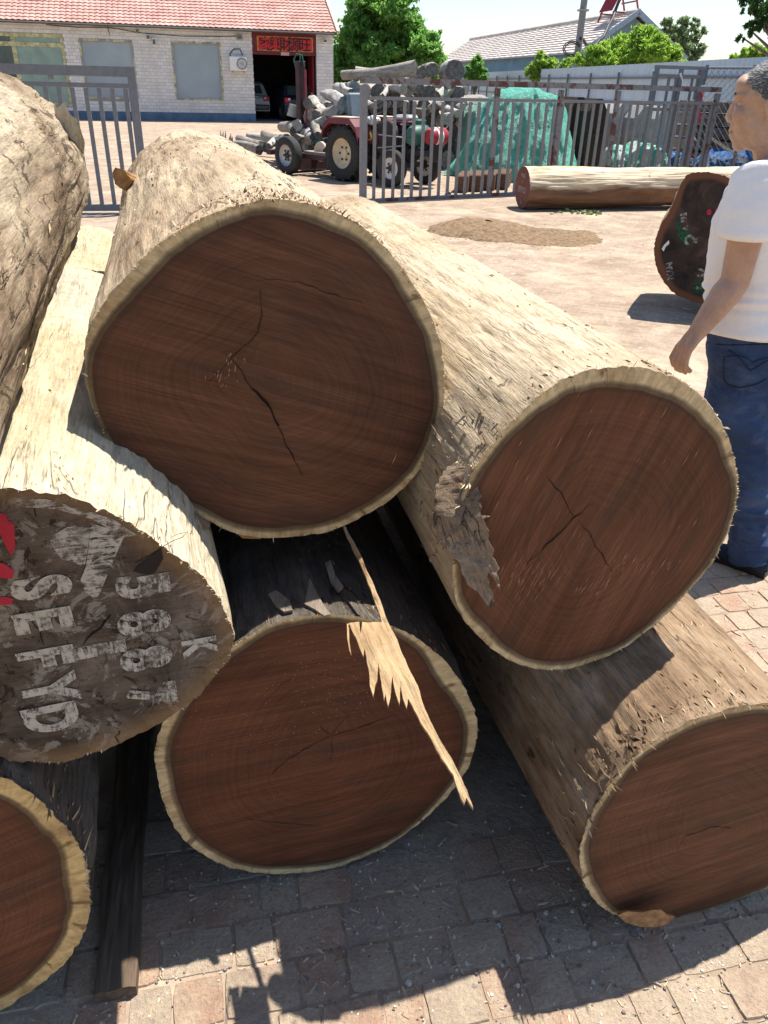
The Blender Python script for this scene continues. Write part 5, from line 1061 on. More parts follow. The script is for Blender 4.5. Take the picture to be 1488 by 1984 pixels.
b = MB(); Ms = Matrix.Translation((.42, 0, 1.20)) @ Matrix.Rotation(R_(-35), 4, 'Y'); b.lathe([(.20, -.014), (.215, 0), (.20, .014), (.185, 0), (.20, -.014)], 24, Ms, False); swl = b.build('steering_wheel', M_blk, tt)
b = MB(); b.tube([(.66, 0, .80), Ms @ Vector((0, 0, 0))], .022, 8)
for k in range(3): a = k * 2.09; b.bar(Ms @ Vector((0, 0, 0)), Ms @ Vector((.2 * math.cos(a), .2 * math.sin(a), 0)), .02, .012)
b.build('steering_column', M_blk, swl)
for s in (-1, 1):
    sp2 = part('side_panel', M_mar, ((.46, s * .30, .74), (.34, .03, .22)))
    b = MB(); Mst = Matrix.Translation((.44, s * .318, .76)) @ Matrix.Rotation(math.pi / 2 * (1 if s < 0 else -1), 4, 'X'); b.prism([((.085 if k % 2 == 0 else .05) * math.cos(k * math.pi / 10), (.085 if k % 2 == 0 else .05) * math.sin(k * math.pi / 10)) for k in range(20)], Mst, .006); b.build('sun_emblem', M_yst, sp2)
part('hood', M_mar, ((.92, 0, 1.00), (.62, .36, .05)), ((.66, 0, .93), (.08, .42, .2)), bev=.02); part('engine_block', M_blk, ((.88, 0, .74), (.44, .30, .40)), ((1.0, -.16, .70), (.16, .1, .22)), bev=.02)
part('fuel_tank', M_lgrey, ((1.02, .0, 1.06), (.34, .30, .10)), bev=.04)
b = MB(); b.lathe([(.04, -.05), (.26, -.05), (.28, -.03), (.28, .03), (.26, .05), (.04, .05)], 30, Matrix.Translation((.80, -.24, .74)) @ Matrix.Rotation(math.pi / 2, 4, 'X')); fw = b.build('flywheel', M_blk, tt); smooth_by_angle(fw.data, 35)
for dz in (-.12, .09): b = MB(); b.tube([(.62, -.29, .70 + dz), (1.25, -.29, .72 + dz * .6)], .012, 6); b.build('drive_belt', M_lgrey, tt)
b = MB(); b.lathe([(.01, -.24), (.13, -.22), (.17, -.14), (.17, .14), (.13, .22), (.01, .24)], 22, Matrix.Translation((1.34, -.02, .80)) @ Matrix.Rotation(math.pi / 2, 4, 'X')); gc = b.build('green_cylinder', M_grn, tt); smooth_by_angle(gc.data, 35)
b = MB(); Mt = Matrix.Translation((1.62, .12, .80)) @ Matrix.Rotation(math.pi / 2, 4, 'X'); b.lathe([(.01, -.22), (.11, -.21), (.145, -.14), (.145, .14), (.11, .21), (.01, .22)], 22, Mt); rc_ = b.build('red_cylinder', plain('red tank', (.34, .03, .04), .4, .15), tt); smooth_by_angle(rc_.data, 35)
b = MB(); b.lathe([(.10, .07), (.149, .07), (.149, .11), (.10, .11)], 22, Mt); b.lathe([(.10, -.03), (.149, -.03), (.149, .0), (.10, .0)], 22, Mt); b.build('white_band', M_white, rc_)
part('green_pump_case', M_grn, ((1.24, .05, .98), (.20, .24, .14)), ((1.42, .1, .62), (.12, .12, .26)), bev=.02); part('front_frame', M_blk, ((1.45, 0, .55), (.5, .34, .1)), ((1.68, .05, .60), (.06, .3, .36)), bev=.01)
b = MB(); b.tube([(1.0, .12, 1.05), (1.0, .12, 1.34), (1.04, .12, 1.4)], .028, 8); b.build('exhaust_pipe', M_blk, tt)
b = MB()
for k in range(7): b.tube([(.7 + k * .1, -.2 + .03 * k, .62), (.75 + k * .1, -.26, .78 + .03 * (k % 3)), (.9 + k * .09, -.15, .9 - .04 * (k % 2))], .010, 6)
b.build('hose', M_blk, tt)
b = MB(); 
for k in range(5): b.ell((.30 + .04 * k, -.18 - .05 * (k % 2), .98 + .02 * (k % 3)), (.09, .08, .06), None, 8, 6)
b.build('plastic_bag', plain('crumpled pale plastic', (.5, .5, .45), .35, .3, 12), tt)
# implement on its own wheels behind the tractor: low deck, mast, winch
im0 = at_z(552, 338) + lft * .10; im0.z = 0
im = empty('winch_implement', im0, 'low two-wheeled winch frame with a tall dark mast hitched behind the tractor', 'implement', rz=tra)
mp = (Matrix.Translation(im0) @ Matrix.Rotation(tra, 4, 'Z')).inverted() @ at_z(586, 291, .30); zm = at_y(582, 118, at_z(586, 291, .30).y).z
M_dkr = plain('dark rusted maroon steel', (.055, .026, .028), .6, .35, 5)
wheel(im, (0, 0, .33), .33, .19, .19, M_alu, 0, name='implement_wheel'); wheel(im, (.25, 1.15, .30), .30, .17, .17, M_alu, 0, name='implement_wheel')
part('deck', M_dkr, ((.72, .22, .33), (1.25, .10, .10)), ((.72, .85, .33), (1.25, .10, .10)), ((.12, .55, .33), (.12, 1.1, .1)), ((mp.x, (mp.y + .55) / 2, .30), (.14, abs(mp.y - .55) + .3, .1)), parent=im)
for k in range(3): part('deck_plank', plank_mat('grey deck plank', (.34, .30, .25), k), ((.68 + .05 * k, .30 + .19 * k, .40 + .012 * k), (.95, .17, .035)), parent=im, bev=.004)
ms = part('mast', M_dkr, ((mp.x, mp.y, .30 + (zm - .30) / 2), (.13, .17, zm - .30)), parent=im, bev=.01)
b = MB(); b.tube([(mp.x + .15, mp.y, .35), (mp.x + .15, mp.y, zm - .15)], .022, 8); b.build('guide_rod', plain('red rod', (.26, .05, .06), .5), ms)
b = MB(); b.tube([(mp.x + x, mp.y + y, zm + z) for x, y, z in ((-.08, -.04, -.15), (-.10, -.08, .02), (-.03, -.06, .12), (.06, 0, .1), (.09, .02, -.1))], .014, 8); b.tube([(mp.x, mp.y, zm), (mp.x, mp.y, zm + .18)], .012, 6); b.build('hose_loop', M_grn, ms)
b = MB(); b.tube([(mp.x, mp.y - .05, .40), (1.2, .5, .74)], .035, 8); b.build('green_strut', M_grn, im)
for x, y, r, m in ((.55, .35, .17, M_tan), (.98, .45, .13, M_blk), (.85, .75, .2, M_blk)):
    b = MB(); b.lathe([(.03, -.03), (r, -.03), (r, .03), (.03, .03)], 26, Matrix.Translation((x, y, .42)) @ Matrix.Rotation(math.pi / 2, 4, 'X')); b.build('pulley', m, im)
b = MB(); b.prism([(-.42, .02), (-.06, .05), (-.08, .30), (-.2, .33)], Matrix.Translation((0, .12, 0)) @ Matrix.Rotation(math.pi / 2, 4, 'X'), -.9); b.build('blade', M_dkr, im)
b = MB(); b.tube([(1.3, .6, .34), (2.0, .62, .45)], .04, 8); b.build('drawbar', M_dkr, im)

# ================================================================== tarpaulins and stacked goods
def tarp_mat(name, c, stripe=None):
    t = NT(name, .38, .45); v = t.coord('Object'); n = t.noise(v, 7, 6, .65, 1.0); cc = t.ramp(n, [(.3, tuple(x * .75 for x in c)), (.7, tuple(min(1, x * 1.25) for x in c))])
    if stripe:
        wv = t.n('TexWave', {'Vector': t.coord('Object', rot=(0, 0, .3)), 'Scale': 1.3, 'Distortion': .6}, bands_direction='X').outputs[1]; cc = t.mix(t.grey(wv, [(.5, 0), (.56, 1)]), cc, stripe)
    t.col(cc); t.bump(t.math('ADD', t.noise(v, 13, 5, .6, 2.0), t.noise(v, 45, 3, .6, 1.0)), 1.0, .05); return t.m
def tarp(name, label, c, rx, ry, h, m, seed, rz=0.0, flat=.55, fold=.34, bulge=()):
    e = empty(name, (c[0], c[1], 0), label, 'tarpaulin', rz=rz); nu, nv = 120, 44
    U, Vv = np.meshgrid(np.linspace(0, 2 * np.pi, nu, endpoint=False), np.linspace(0, 1, nv)); cs, sn = np.cos(U), np.sin(U)
    q = (np.abs(cs) ** 4 + np.abs(sn) ** 4) ** -.25                       # squarish plan
    zz_ = h * (1 - Vv ** 1.0 * 0); prof = np.where(Vv < .45, Vv / .45 * flat, flat + (1 - flat) * ((Vv - .45) / .55) ** .8)
    zz_ = np.where(Vv < .45, h * (1 - .10 * (Vv / .45) ** 2), h * .90 * (1 - ((Vv - .45) / .55) ** 1.0))
    fo = fbm(np.stack([cs * 3 + seed, sn * 3, Vv * .8], -1), 4, .6) * fold * (.15 + Vv) + .05 * np.sin(U * 17 + 3 * fbm(np.stack([cs, sn, Vv + seed], -1), 2)) * np.maximum(0, Vv - .35)
    rr = prof * q * (1 + fo); tp = fbm(np.stack([cs * rr * 2.2 + seed, sn * rr * 2.2, 0 * rr], -1), 4) * .22 * h * (1 - Vv) ** .5
    cr = fbm(np.stack([cs * rr * 9 + seed, sn * rr * 9, zz_ * 7], -1), 3, .6) * .05
    X = cs * rr * rx + cr; Y = sn * rr * ry + cr; Z = np.maximum(.0, zz_ + tp + cr * .5)
    Z[-1] = .0 + np.maximum(0, .05 * np.sin(U[-1] * 5 + seed))
    V = np.stack([X, Y, Z], -1).reshape(-1, 3); Fs = [(i * nu + j, (i + 1) * nu + j, (i + 1) * nu + (j + 1) % nu, i * nu + (j + 1) % nu) for i in range(nv - 1) for j in range(nu)]
    Fs.append(tuple(range(nu))); link_mesh('sheet', np_mesh('sheet', V, Fs, [m], True), e)
    mb = MB()
    for k in range(6): a = k * 1.05 + .3; p = Vector((math.cos(a) * rx * .92, math.sin(a) * ry * .92, .05)); mb.ell(p + Vector((0, 0, .02)), (.09, .07, .05), None, 8, 6)
    mb.build('weight_stone', M_gr[0], e); return e
M_tg = tarp_mat('teal green tarpaulin', (.12, .54, .41)); M_tp = tarp_mat('pale green tarpaulin', (.20, .40, .32)); M_tb = tarp_mat('blue tarpaulin', (.03, .17, .48)); M_ts = tarp_mat('striped tarpaulin', (.12, .50, .37), (.55, .62, .58))
c = at_z(1003, 352); tarp('green_tarpaulin', 'large crumpled teal green tarpaulin draped over a heap behind the gate bars', (c.x + .05, c.y + .75), 1.22, .9, 1.58, M_tg, 1.3, .25, flat=.50)
c = at_z(905, 300); tarp('pale_green_tarpaulin', 'smoother pale green tarpaulin covering a load next to the tractor front', (c.x, 18.0), .62, .6, 1.22, M_tp, 4.4, .1, flat=.72, fold=.05)
c = at_y(1232, 300, 16.1); tarp('striped_tarpaulin', 'low green and white tarpaulin behind the middle of the long log', (c.x, c.y), .72, .45, .66, M_ts, 7.1, .3, flat=.7)
c = at_y(1412, 300, 16.9); tarp('blue_tarpaulin', 'crumpled blue tarpaulin on the ground between the gate and the man', (c.x, c.y), .75, .45, .58, M_tb, 9.9, 0, flat=.6, fold=.3)
c = at_y(1312, 300, 16.7); tarp('blue_tarpaulin', 'smaller blue plastic heap at the foot of the gate guide frame', (c.x, c.y), .42, .35, .52, M_tb, 12.3, 0, flat=.6, fold=.3)
c = at_z(1010, 385); mbx = MB()
# timber sleepers showing under the tarpaulin
pc_ = at_z(900, 372)
for k in range(4):
    p = at_z(890 + k * 26, 372 - k * 2); mb = MB(); mb.box((p.x + .1, p.y + .35, .13), (.22, .9, .26), rz=-.2, bev=.015); o = mb.build('timber_sleeper', plank_mat('brown sleeper', (.13, .075, .05), k)); tag(o, 'brown squared timber sleeper showing under the teal tarpaulin hem', 'timber', 'timber sleepers under the tarpaulin')
def slab(u, v, y, wpx, zt_, name, label, m, group, dep=.7, rz=.3, peak=.22, cat='slab'):
    p = at_y(u, v, y); w = wpx * (y * .875) / 1500.0; e = empty(name, (p.x, y, 0), label, cat, group, rz=rz)
    mb = MB(); mb.prism([(-w / 2, 0), (w / 2, 0), (w / 2, zt_ - peak), (w * .15, zt_), (-w * .15, zt_), (-w / 2, zt_ - peak)], Matrix.Rotation(math.pi / 2, 4, 'X'), -dep); mb.build('panel', m, e)
    mb = MB(); mb.box((0, -.02, zt_ * .55), (w * 1.0, .05, .06)); mb.build('batten', m, e); return e
M_dw = plank_mat('dark brown wood', (.055, .036, .026)); M_cg = plain('grey concrete', (.34, .325, .31), .9, .2, 4, bump=.3); M_cg2 = plain('pale concrete', (.44, .42, .395), .9, .2, 4, bump=.3)
for k, (u, y) in enumerate([(1112, 17.4), (1148, 17.0)]): slab(u, 300, y, 40, at_y(u, 188 + 3 * k, y).z, 'dark_wood_panel', ['dark brown pointed wooden panel next to the teal tarpaulin', 'dark brown pointed wooden panel next to the grey concrete slabs'][k], M_dw, 'dark pointed panels', cat='panel')
for k, (u, v, y, w) in enumerate([(1072, 186, 18.8, 60), (1200, 196, 17.8, 50), (1240, 205, 17.4, 46), (1276, 206, 17.2, 40)]): slab(u, 300, y, w, at_y(u, v, y).z, 'concrete_slab', ['grey pointed slab behind the teal tarpaulin top', 'grey pointed concrete slab next to the dark wooden panels', 'middle grey pointed concrete slab behind the gate bars', 'grey pointed concrete slab beside the gate guide frame'][k], [M_cg, M_cg2, M_cg, M_cg2][k], 'grey slabs behind the gate')
pm_ = [plank_mat('old grey timber', (.20, .18, .155), 3), plank_mat('brown old timber', (.15, .11, .085), 6)]
for j in range(6):
    for i in range(3):
        p = at_y(1345 + i * 32, 300, 18.2 - .3 * i); mb = MB(); mb.box((p.x, p.y, .13 + j * .235), (.62, 1.0, .2), rz=.1 + .06 * math.sin(i * 5 + j * 3), bev=.012); o = mb.build('stacked_timber', pm_[(i + j) % 2])
        tag(o, 'old squared timber behind the chain link fence, in the %s course of the %s stack' % (['lowest', 'second', 'third', 'fourth', 'fifth', 'top'][j], ['gate-side', 'middle', 'man-side'][i]), 'timber', 'timber stacked behind the chain link fence')
for k in range(5):
    p = at_z(1120 + 14 * k, 318); mb = MB(); mb.box((p.x, p.y + .8, .12 + .17 * (k % 3)), (.3, 1.2, .16), rz=.4 * k - .6, bev=.012); o = mb.build('dark_timber', M_dw); tag(o, 'dark squared timber dumped at the foot of the dark wooden panels', 'timber', 'dark timbers by the panels')
p = at_y(1400, 300, 16.6); mb = MB(); mb.bar((p.x - .45, p.y - .1, .86), (p.x + .35, p.y - .3, .42), .26, .05); o = mb.build('pale_board', plank_mat('pale board', (.5, .45, .38))); tag(o, 'pale board leaning across the crumpled blue tarpaulin', 'board')

# ================================================================== long log, dark slab log, sawdust
a_l = math.radians(78.0); e0 = at_z(1008, 404); c_l = Vector((e0.x, e0.y, .29)); Ml = log_frame((0, 0), 0, 78.0, P0=c_l)
rl = .30; M_long = NT('long log wood', .85, .15)
v = M_long.coord('Object', scale=(1, 1, .3)); n_ = M_long.noise(v, 4, 7, .65, .6); cA = M_long.ramp(n_, [(.3, (.40, .30, .19)), (.5, (.55, .46, .33)), (.75, (.63, .56, .44))]); cB = M_long.ramp(n_, [(.3, (.10, .052, .03)), (.6, (.20, .11, .065)), (.8, (.28, .17, .10))])
sy = M_long.n('SeparateXYZ', {0: M_long.n('TexCoord').outputs['Object']}).outputs[1]; mk = M_long.grey(M_long.math('ADD', sy, M_long.math('MULTIPLY', M_long.math('SUBTRACT', M_long.noise(v, 3, 5, .6), .5), .35)), [(-.02, 0), (.07, 1)])
cc = M_long.mix(mk, cB, cA); cc = M_long.mix(M_long.grey(M_long.noise(M_long.coord('Object', loc=(3, 3, 3)), 7, 7, .7, .8), [(.62, 0), (.68, .85)]), cc, (.07, .05, .04)); M_long.col(cc); M_long.bump(n_, .6, .02); M_long = M_long.m
M_chalk0 = worn_paint('pale stencil', (.42, .36, .33), .55, 18); M_lend = plain('painted brown log end', (.16, .055, .04), .7, .3, 9)
L_long, F_long = build_log('long_log', 'long pale log with a bent stem lying on the ground before the gate', Ml, [(rl * math.cos(x), rl * .95 * math.sin(x)) for x in np.linspace(-3.1, 3.1, 30)], 4.6, -.16, M_long, M_lend, [(0, .01)], 13.0, lump=.03, ridge=.01, bend=(-.03, .012), rag=.004, rows=70, fib=0)
for tx, dy, sz in (('NYN', .16, .085), ('11', .08, .05), ('SEFYD', -.03, .115), ('1', -.11, .07), ('22', -.19, .07)):
    o = text_mesh('end_lettering', tx, sz, M_chalk0, F_long, Matrix.Translation((.0, dy, .006)), .002)
SL = [(1330,338),(1365,333),(1400,340),(1430,355),(1458,400),(1472,470),(1468,540),(1440,580),(1400,592),(1350,586),(1310,570),(1280,535),(1268,490),(1275,450),(1295,415),(1310,385),(1320,355)]
M_slab = NT('dark painted slab end', .8, .2); v = M_slab.coord(); at_e = M_slab.n('Attribute', attribute_name='edge').outputs[2]
c = M_slab.ramp(M_slab.noise(v, 6, 7, .65, .6), [(.3, (.012, .010, .010)), (.5, (.04, .028, .024)), (.68, (.085, .055, .045)), (.85, (.16, .12, .10))]); c = M_slab.mix(M_slab.grey(M_slab.math('DIVIDE', M_slab.math('ADD', at_e, .03), .06), [(.2, 0), (.7, .9)]), c, (.15, .065, .035)); M_slab.col(c); M_slab = M_slab.m
L_slab, F_slab = px_log('slab_log', 'huge dark kidney-shaped log end daubed with paint standing beside the man', SL, 6.35, 22, .75, -.1, M_bark_brown, M_slab, [(0, .05)], 15.5, rag=.012, lump=.03, fib=0, rows=60)
M_chalk = worn_paint('faint chalk', (.32, .31, .30), .50, 18); M_rdot = worn_paint('red paint dots', (.42, .03, .06), .62, 14)
for u, v in ((1374, 411), (1390, 409), (1404, 404)): face_patch(L_slab, F_slab, 'red_paint_dot', [(u + 5 * math.cos(a), v + 6 * math.sin(a)) for a in np.linspace(0, 5.5, 9)], M_rdot, .006)
face_patch(L_slab, F_slab, 'green_paint', [(1312, 425), (1320, 428), (1322, 445), (1338, 450), (1336, 470), (1322, 480), (1318, 465), (1312, 450)], M_gp, .005); face_patch(L_slab, F_slab, 'green_paint', [(1342, 545), (1362, 543), (1364, 565), (1345, 570)], M_gp, .005)
face_patch(L_slab, F_slab, 'white_paint', [(1282, 482), (1287, 474), (1296, 465), (1297, 472), (1290, 478), (1286, 487)], M_wp3, .006)
for tx, u, v, s_, an in (('m', 1327, 421, .09, -70), ('v', 1329, 442, .07, -80), ('C', 1335, 464, .10, -60), ('NYN', 1297, 525, .065, -75), ('-4', 1347, 463, .07, -20), ('E', 1354, 557, .05, -80), ('C', 1358, 528, .08, 160)): stencil(L_slab, F_slab, tx, u, v, s_, R_(an), M_chalk, z=.007, name='chalk_mark')
# sawdust
def mound(name, c, rx, ry, h, m, label, seed, rz=0):
    n = 60; g = np.linspace(-1, 1, n); X, Y = np.meshgrid(g, g); r = np.hypot(X, Y); an = np.arctan2(Y, X); r = r * (1.25 + .35 * fbm(np.stack([np.cos(an) * 1.6 + seed, np.sin(an) * 1.6, X * 0], -1), 3)) + .10 * fbm(np.stack([X * 7 + seed, Y * 7, X * 0], -1), 3)
    Z = h * np.maximum(0, 1 - r ** 1.3) * (1 + .5 * fbm(np.stack([X * 2 + seed, Y * 2, X * 0], -1), 4)) + .012 * fbm(np.stack([X * 14 + seed, Y * 14, X * 0], -1), 3) * np.clip((1 - r) * 5, 0, 1) - .03 * np.clip((r - .92) * 6, 0, 1)
    V = np.stack([X * rx, Y * ry, Z - .006], -1).reshape(-1, 3); Fs = [(j * n + i, j * n + i + 1, (j + 1) * n + i + 1, (j + 1) * n + i) for j in range(n - 1) for i in range(n - 1)]
    o = link_mesh(name, np_mesh(name, V, Fs, [m], True)); o.location = (c.x, c.y, 0); o.rotation_euler = (0, 0, rz); return tag(o, label, 'sawdust')
M_saw = plain('sawdust', (.19, .125, .072), .95, .5, 22, bump=1.0, bscale=60)
mound('sawdust_pile', at_z(945, 448), .95, .95, .17, M_saw, 'low brown sawdust pile on the ground before the sliding gate', 2.0); mound('sawdust_pile', at_z(1060, 458), .95, .85, .075, M_saw, 'thinner spread of sawdust trailing beside the brown sawdust pile', 6.0)
scatter('wood_chips', 900, lambda r: (r.uniform(-.5, 4.5), r.uniform(2.8, 12.0)), .004, .022, [M_wc[0], M_wc[1], M_gr[1]], 'pale litter and chips scattered over the open yard', 'litter', flat=.3, seed=12, elong=3, z=-.006)
scatter('sawdust', 1500, lambda r: (r.gauss(1.35, .6), r.gauss(10.0, .55)), .004, .016, [M_saw, M_wc[1]], 'loose sawdust and crumbs spread around the sawdust piles', 'sawdust', flat=.4, seed=13, z=-.006)
scatter('weeds', 40, lambda r: (r.gauss(2.75, .2), r.gauss(11.9, .1)), .012, .035, [plain('dry weed', (.35, .33, .18), .9, .3), plain('weed green', (.14, .2, .06), .9, .3)], 'tuft of dry weeds in front of the long log', 'weeds', flat=1.2, seed=14, elong=2, z=-.006)
# ================================================================== the man
def remeshed(mb, name, voxel, mats, parent, smooth=2, disp=None):
    me = mb.mesh(name + '_src', mats); o = bpy.data.objects.new(name + '_src', me); col.objects.link(o)
    m = o.modifiers.new('r', 'REMESH'); m.mode = 'VOXEL'; m.voxel_size = voxel; m.use_smooth_shade = True
    if smooth: s = o.modifiers.new('s', 'SMOOTH'); s.factor = .5; s.iterations = smooth
    dg = bpy.context.evaluated_depsgraph_get(); me2 = bpy.data.meshes.new_from_object(o.evaluated_get(dg)); bpy.data.objects.remove(o)
    me2.name = name
    if disp is not None:
        n = len(me2.vertices); co = np.empty(n * 3); me2.vertices.foreach_get('co', co); co = co.reshape(-1, 3); no = np.empty(n * 3); me2.vertices.foreach_get('normal', no); no = no.reshape(-1, 3)
        co = co + no * disp(co)[:, None]; me2.vertices.foreach_set('co', co.reshape(-1)); me2.update()
    me2.materials.clear()
    for m_ in mats: me2.materials.append(m_)
    me2.polygons.foreach_set('use_smooth', np.ones(len(me2.polygons), dtype=bool)); return link_mesh(name, me2, parent)
def skin_mat():
    t = NT('tanned skin', .5, .4); v = t.coord('Object'); n = t.noise(v, 14, 5, .6); n2 = t.noise(v, 140, 3, .6)
    t.col(t.mix(.35, t.ramp(n, [(.3, (.37, .215, .14)), (.55, (.46, .285, .195)), (.75, (.50, .31, .215))]), t.grey(n2, [(.3, .75), (.7, 1.15)]), 'MULTIPLY')); t.bump(n2, .25, .002)
    t.b.inputs['Subsurface Weight'].default_value = .12; t.b.inputs['Subsurface Radius'].default_value = (.01, .004, .002); t.b.inputs['Subsurface Scale'].default_value = .5; return t.m
M_skin = skin_mat()
def cloth(name, c, rough, weave=420, var=.1, fade=None):
    t = NT(name, rough, .15); v = t.coord('Object'); n = t.noise(v, 6, 5, .6); c1 = t.ramp(n, [(.3, tuple(x * (1 - var) for x in c)), (.7, tuple(min(1, x * (1 + var)) for x in c))])
    if fade: c1 = t.mix(t.grey(t.noise(t.coord('Object', loc=(2, 5, 1), scale=(1, 1, 1.6)), 9, 6, .65, .5), [(.5, 0), (.72, .7)]), c1, fade)
    w = t.noise(v, weave, 3, .6); t.col(t.mix(.3, c1, t.grey(w, [(.3, .7), (.7, 1.2)]), 'MULTIPLY')); t.bump(t.math('ADD', t.math('MULTIPLY', t.noise(v, 22, 4, .6), 1.2), t.math('MULTIPLY', w, .25)), .35, .006); return t.m
M_shirt = cloth('white cotton', (.80, .80, .81), .75, var=.03); M_jean = cloth('blue denim', (.030, .055, .125), .85, var=.3, fade=(.085, .13, .24)); M_seam = plain('dark stitching', (.012, .018, .04), .8); M_shoe = plain('black shoe', (.015, .015, .016), .45, .3); M_shoe_c = cloth('navy shoe canvas', (.02, .028, .05), .8)
f_ = Vector((-.72, .69, 0)).normalized(); l_ = Vector((-f_.y, f_.x, 0)); zz = Vector((0, 0, 1))
base = at_z(1455, 1095); base = Vector((base.x, base.y + .1, 0))
man = empty('person', base, 'man in white T-shirt and blue jeans looking down at the logs, arm hanging', 'person')
MI = Matrix.Translation(-base)
hem = at_y(1452, 632, 2.60); hip = at_y(1456, 735, 2.62); waist = at_y(1455, 585, 2.60); chest = at_y(1482, 430, 2.58); neck = at_y(1500, 322, 2.57); headc = at_y(1491, 206, 2.55)
shN = at_y(1468, 362, 2.42); elN = at_y(1424, 545, 2.42); wrN = at_y(1350, 645, 2.38)
shF = neck + (neck - shN); shF.z = shN.z; shF = chest + Vector((0, 0, shN.z - chest.z)) - l_ * .20; elF = shF + Vector((.02, .03, -.29)); wrF = elF - f_ * .06 + Vector((0, 0, -.24))
hipN = hip + l_ * .09; hipF = hip - l_ * .09; knN = at_y(1452, 905, 2.53); anN = at_y(1456, 1062, 2.51); knF = hipF + Vector((.16, .02, -.34)); anF = Vector((knF.x + .16, knF.y + .05, .09))
anN.z = max(anN.z, .085)
B = MB(); fr3 = Matrix((f_, l_, zz)).transposed()
def ellb(mbx, c, r, M=fr3): mbx.ell(c - base, r, M, 20, 14)
def lim(mbx, pts, rad, n=14): mbx.tube([p - base for p in pts], rad, n)
def loft(mbx, rows, n=28):      # rows: (centre, half depth along f, half width along l)
    V = []; k = len(rows)
    for c, a, b in rows:
        for j in range(n):
            t = 2 * math.pi * j / n; V.append(c - base + f_ * (a * math.cos(t)) + l_ * (b * math.sin(t)))
    mbx.add(V, [(i * n + j, i * n + (j + 1) % n, (i + 1) * n + (j + 1) % n, (i + 1) * n + j) for i in range(k - 1) for j in range(n)] + [tuple(range(n - 1, -1, -1)), tuple((k - 1) * n + j for j in range(n))])
def lp(a, b, t): return a.lerp(b, t)
shz = lambda z: Vector((0, 0, z))
# trunk
loft(B, [(hip + shz(-.10), .09, .14), (hip, .115, .165), (hem, .12, .16), (waist, .12, .155), (lp(waist, chest, .5), .115, .16), (chest, .115, .175), (lp(chest, neck, .55), .10, .17), (lp(chest, neck, .9), .06, .09)])
lim(B, [neck + shz(-.05), neck + shz(.01), headc + shz(-.06) - f_ * .02], [.062, .056, .06])
for sh, el, wr in ((shN, elN, wrN), (shF, elF, wrF)):
    lim(B, [lp(chest, sh, .55) + shz(.06), sh, lp(sh, el, .35), lp(sh, el, .75), el, lp(el, wr, .25), lp(el, wr, .6), wr], [.055, .058, .053, .047, .044, .046, .038, .028])
for hp, kn, an in ((hipN, knN, anN), (hipF, knF, anF)): lim(B, [hp, lp(hp, kn, .5), kn, lp(kn, an, .35), an, an + shz(-.05)], [.085, .072, .054, .055, .038, .04])
for an in (anN, anF): lim(B, [an - f_ * .03 + shz(-.05), an + f_ * .07 + shz(-.055), an + f_ * .14 + shz(-.06)], [.032, .03, .022])
# head in its own frame
hfw = Vector((-.83, .53, -.10)).normalized(); hlf = zz.cross(hfw).normalized(); hup = hfw.cross(hlf); HM = Matrix((hfw, hlf, hup)).transposed()
def hp_(x, y, z): return headc + HM @ Vector((x, y, z)) - base
def he(c, r, rot=None, mbx=None): (mbx or B).ell(hp_(*c), r, (HM @ (rot.to_matrix() if rot else Matrix.Identity(3))).to_4x4(), 18, 12)
he((-.012, 0, .028), (.097, .077, .088)); he((.028, 0, -.028), (.068, .063, .088)); he((.064, 0, -.096), (.026, .030, .021)); he((.03, 0, -.09), (.045, .045, .025))
for s in (1, -1):
    he((.0, s * .045, -.055), (.045, .022, .05)); he((.070, s * .030, .033), (.026, .030, .010)); he((.068, s * .040, -.018), (.024, .022, .024)); he((.076, s * .031, .021), (.015, .019, .0065)); he((.077, s * .031, .004), (.013, .018, .005))
    he((-.020, s * .077, -.004), (.020, .007, .029), Euler((0, .25, s * .35))); he((-.014, s * .075, -.028), (.009, .007, .012)); he((.100, s * .012, -.028), (.011, .009, .0085))
B.tube([hp_(.086, 0, .030), hp_(.098, 0, .006), hp_(.107, 0, -.020), hp_(.100, 0, -.032)], [.009, .0115, .0135, .011], 10)
he((.070, 0, .055), (.030, .055, .035)); he((.088, 0, -.047), (.014, .026, .013)); he((.096, 0, -.056), (.0085, .021, .0048)); he((.094, 0, -.069), (.0085, .019, .0058)); he((.082, 0, -.080), (.015, .026, .010))
# hands: palm and five fingers each
def hand(paths, thumb, palm, mbx=B):
    for c, r in palm: lim(mbx, c, r, 12)
    for p in paths: lim(mbx, p, [.0115, .0105, .0095, .008][:len(p)], 10)
    lim(mbx, thumb, [.013, .0115, .009], 10)
dy = 2.345
fing = [[(1336, 676), (1329, 697), (1328, 712), (1339, 721)], [(1327, 680), (1318, 700), (1318, 715), (1331, 723)], [(1319, 680), (1309, 699), (1311, 714), (1323, 720)], [(1312, 676), (1302, 692), (1305, 706), (1315, 713)]]
paths = [[at_y(u, v, dy + .021 * k) for u, v in p] for k, p in enumerate(fing)]
hand(paths, [at_y(1340, 664, 2.41), at_y(1331, 686, 2.43), at_y(1325, 702, 2.44)], [([wrN, lp(wrN, p[0], .5), p[0]], [.025, .019, .0135]) for p in paths] + [([wrN, at_y(1335, 662, 2.39), at_y(1322, 680, 2.38)], [.027, .027, .022])])
wd_ = (wrF - elF).normalized()
for k in range(4): q = wrF + wd_ * .09 + f_ * (.03 - .02 * k); lim(B, [wrF, q, q + wd_ * (.035 - .004 * abs(k - 1)) + l_ * .008, q + wd_ * .055 + l_ * .025], [.024, .0115, .0095, .008])
lim(B, [wrF + wd_ * .03, wrF + wd_ * .06 + f_ * .04, wrF + wd_ * .09 + f_ * .045], [.014, .012, .009])
body = remeshed(B, 'body', .0042, [M_skin], man, 2)
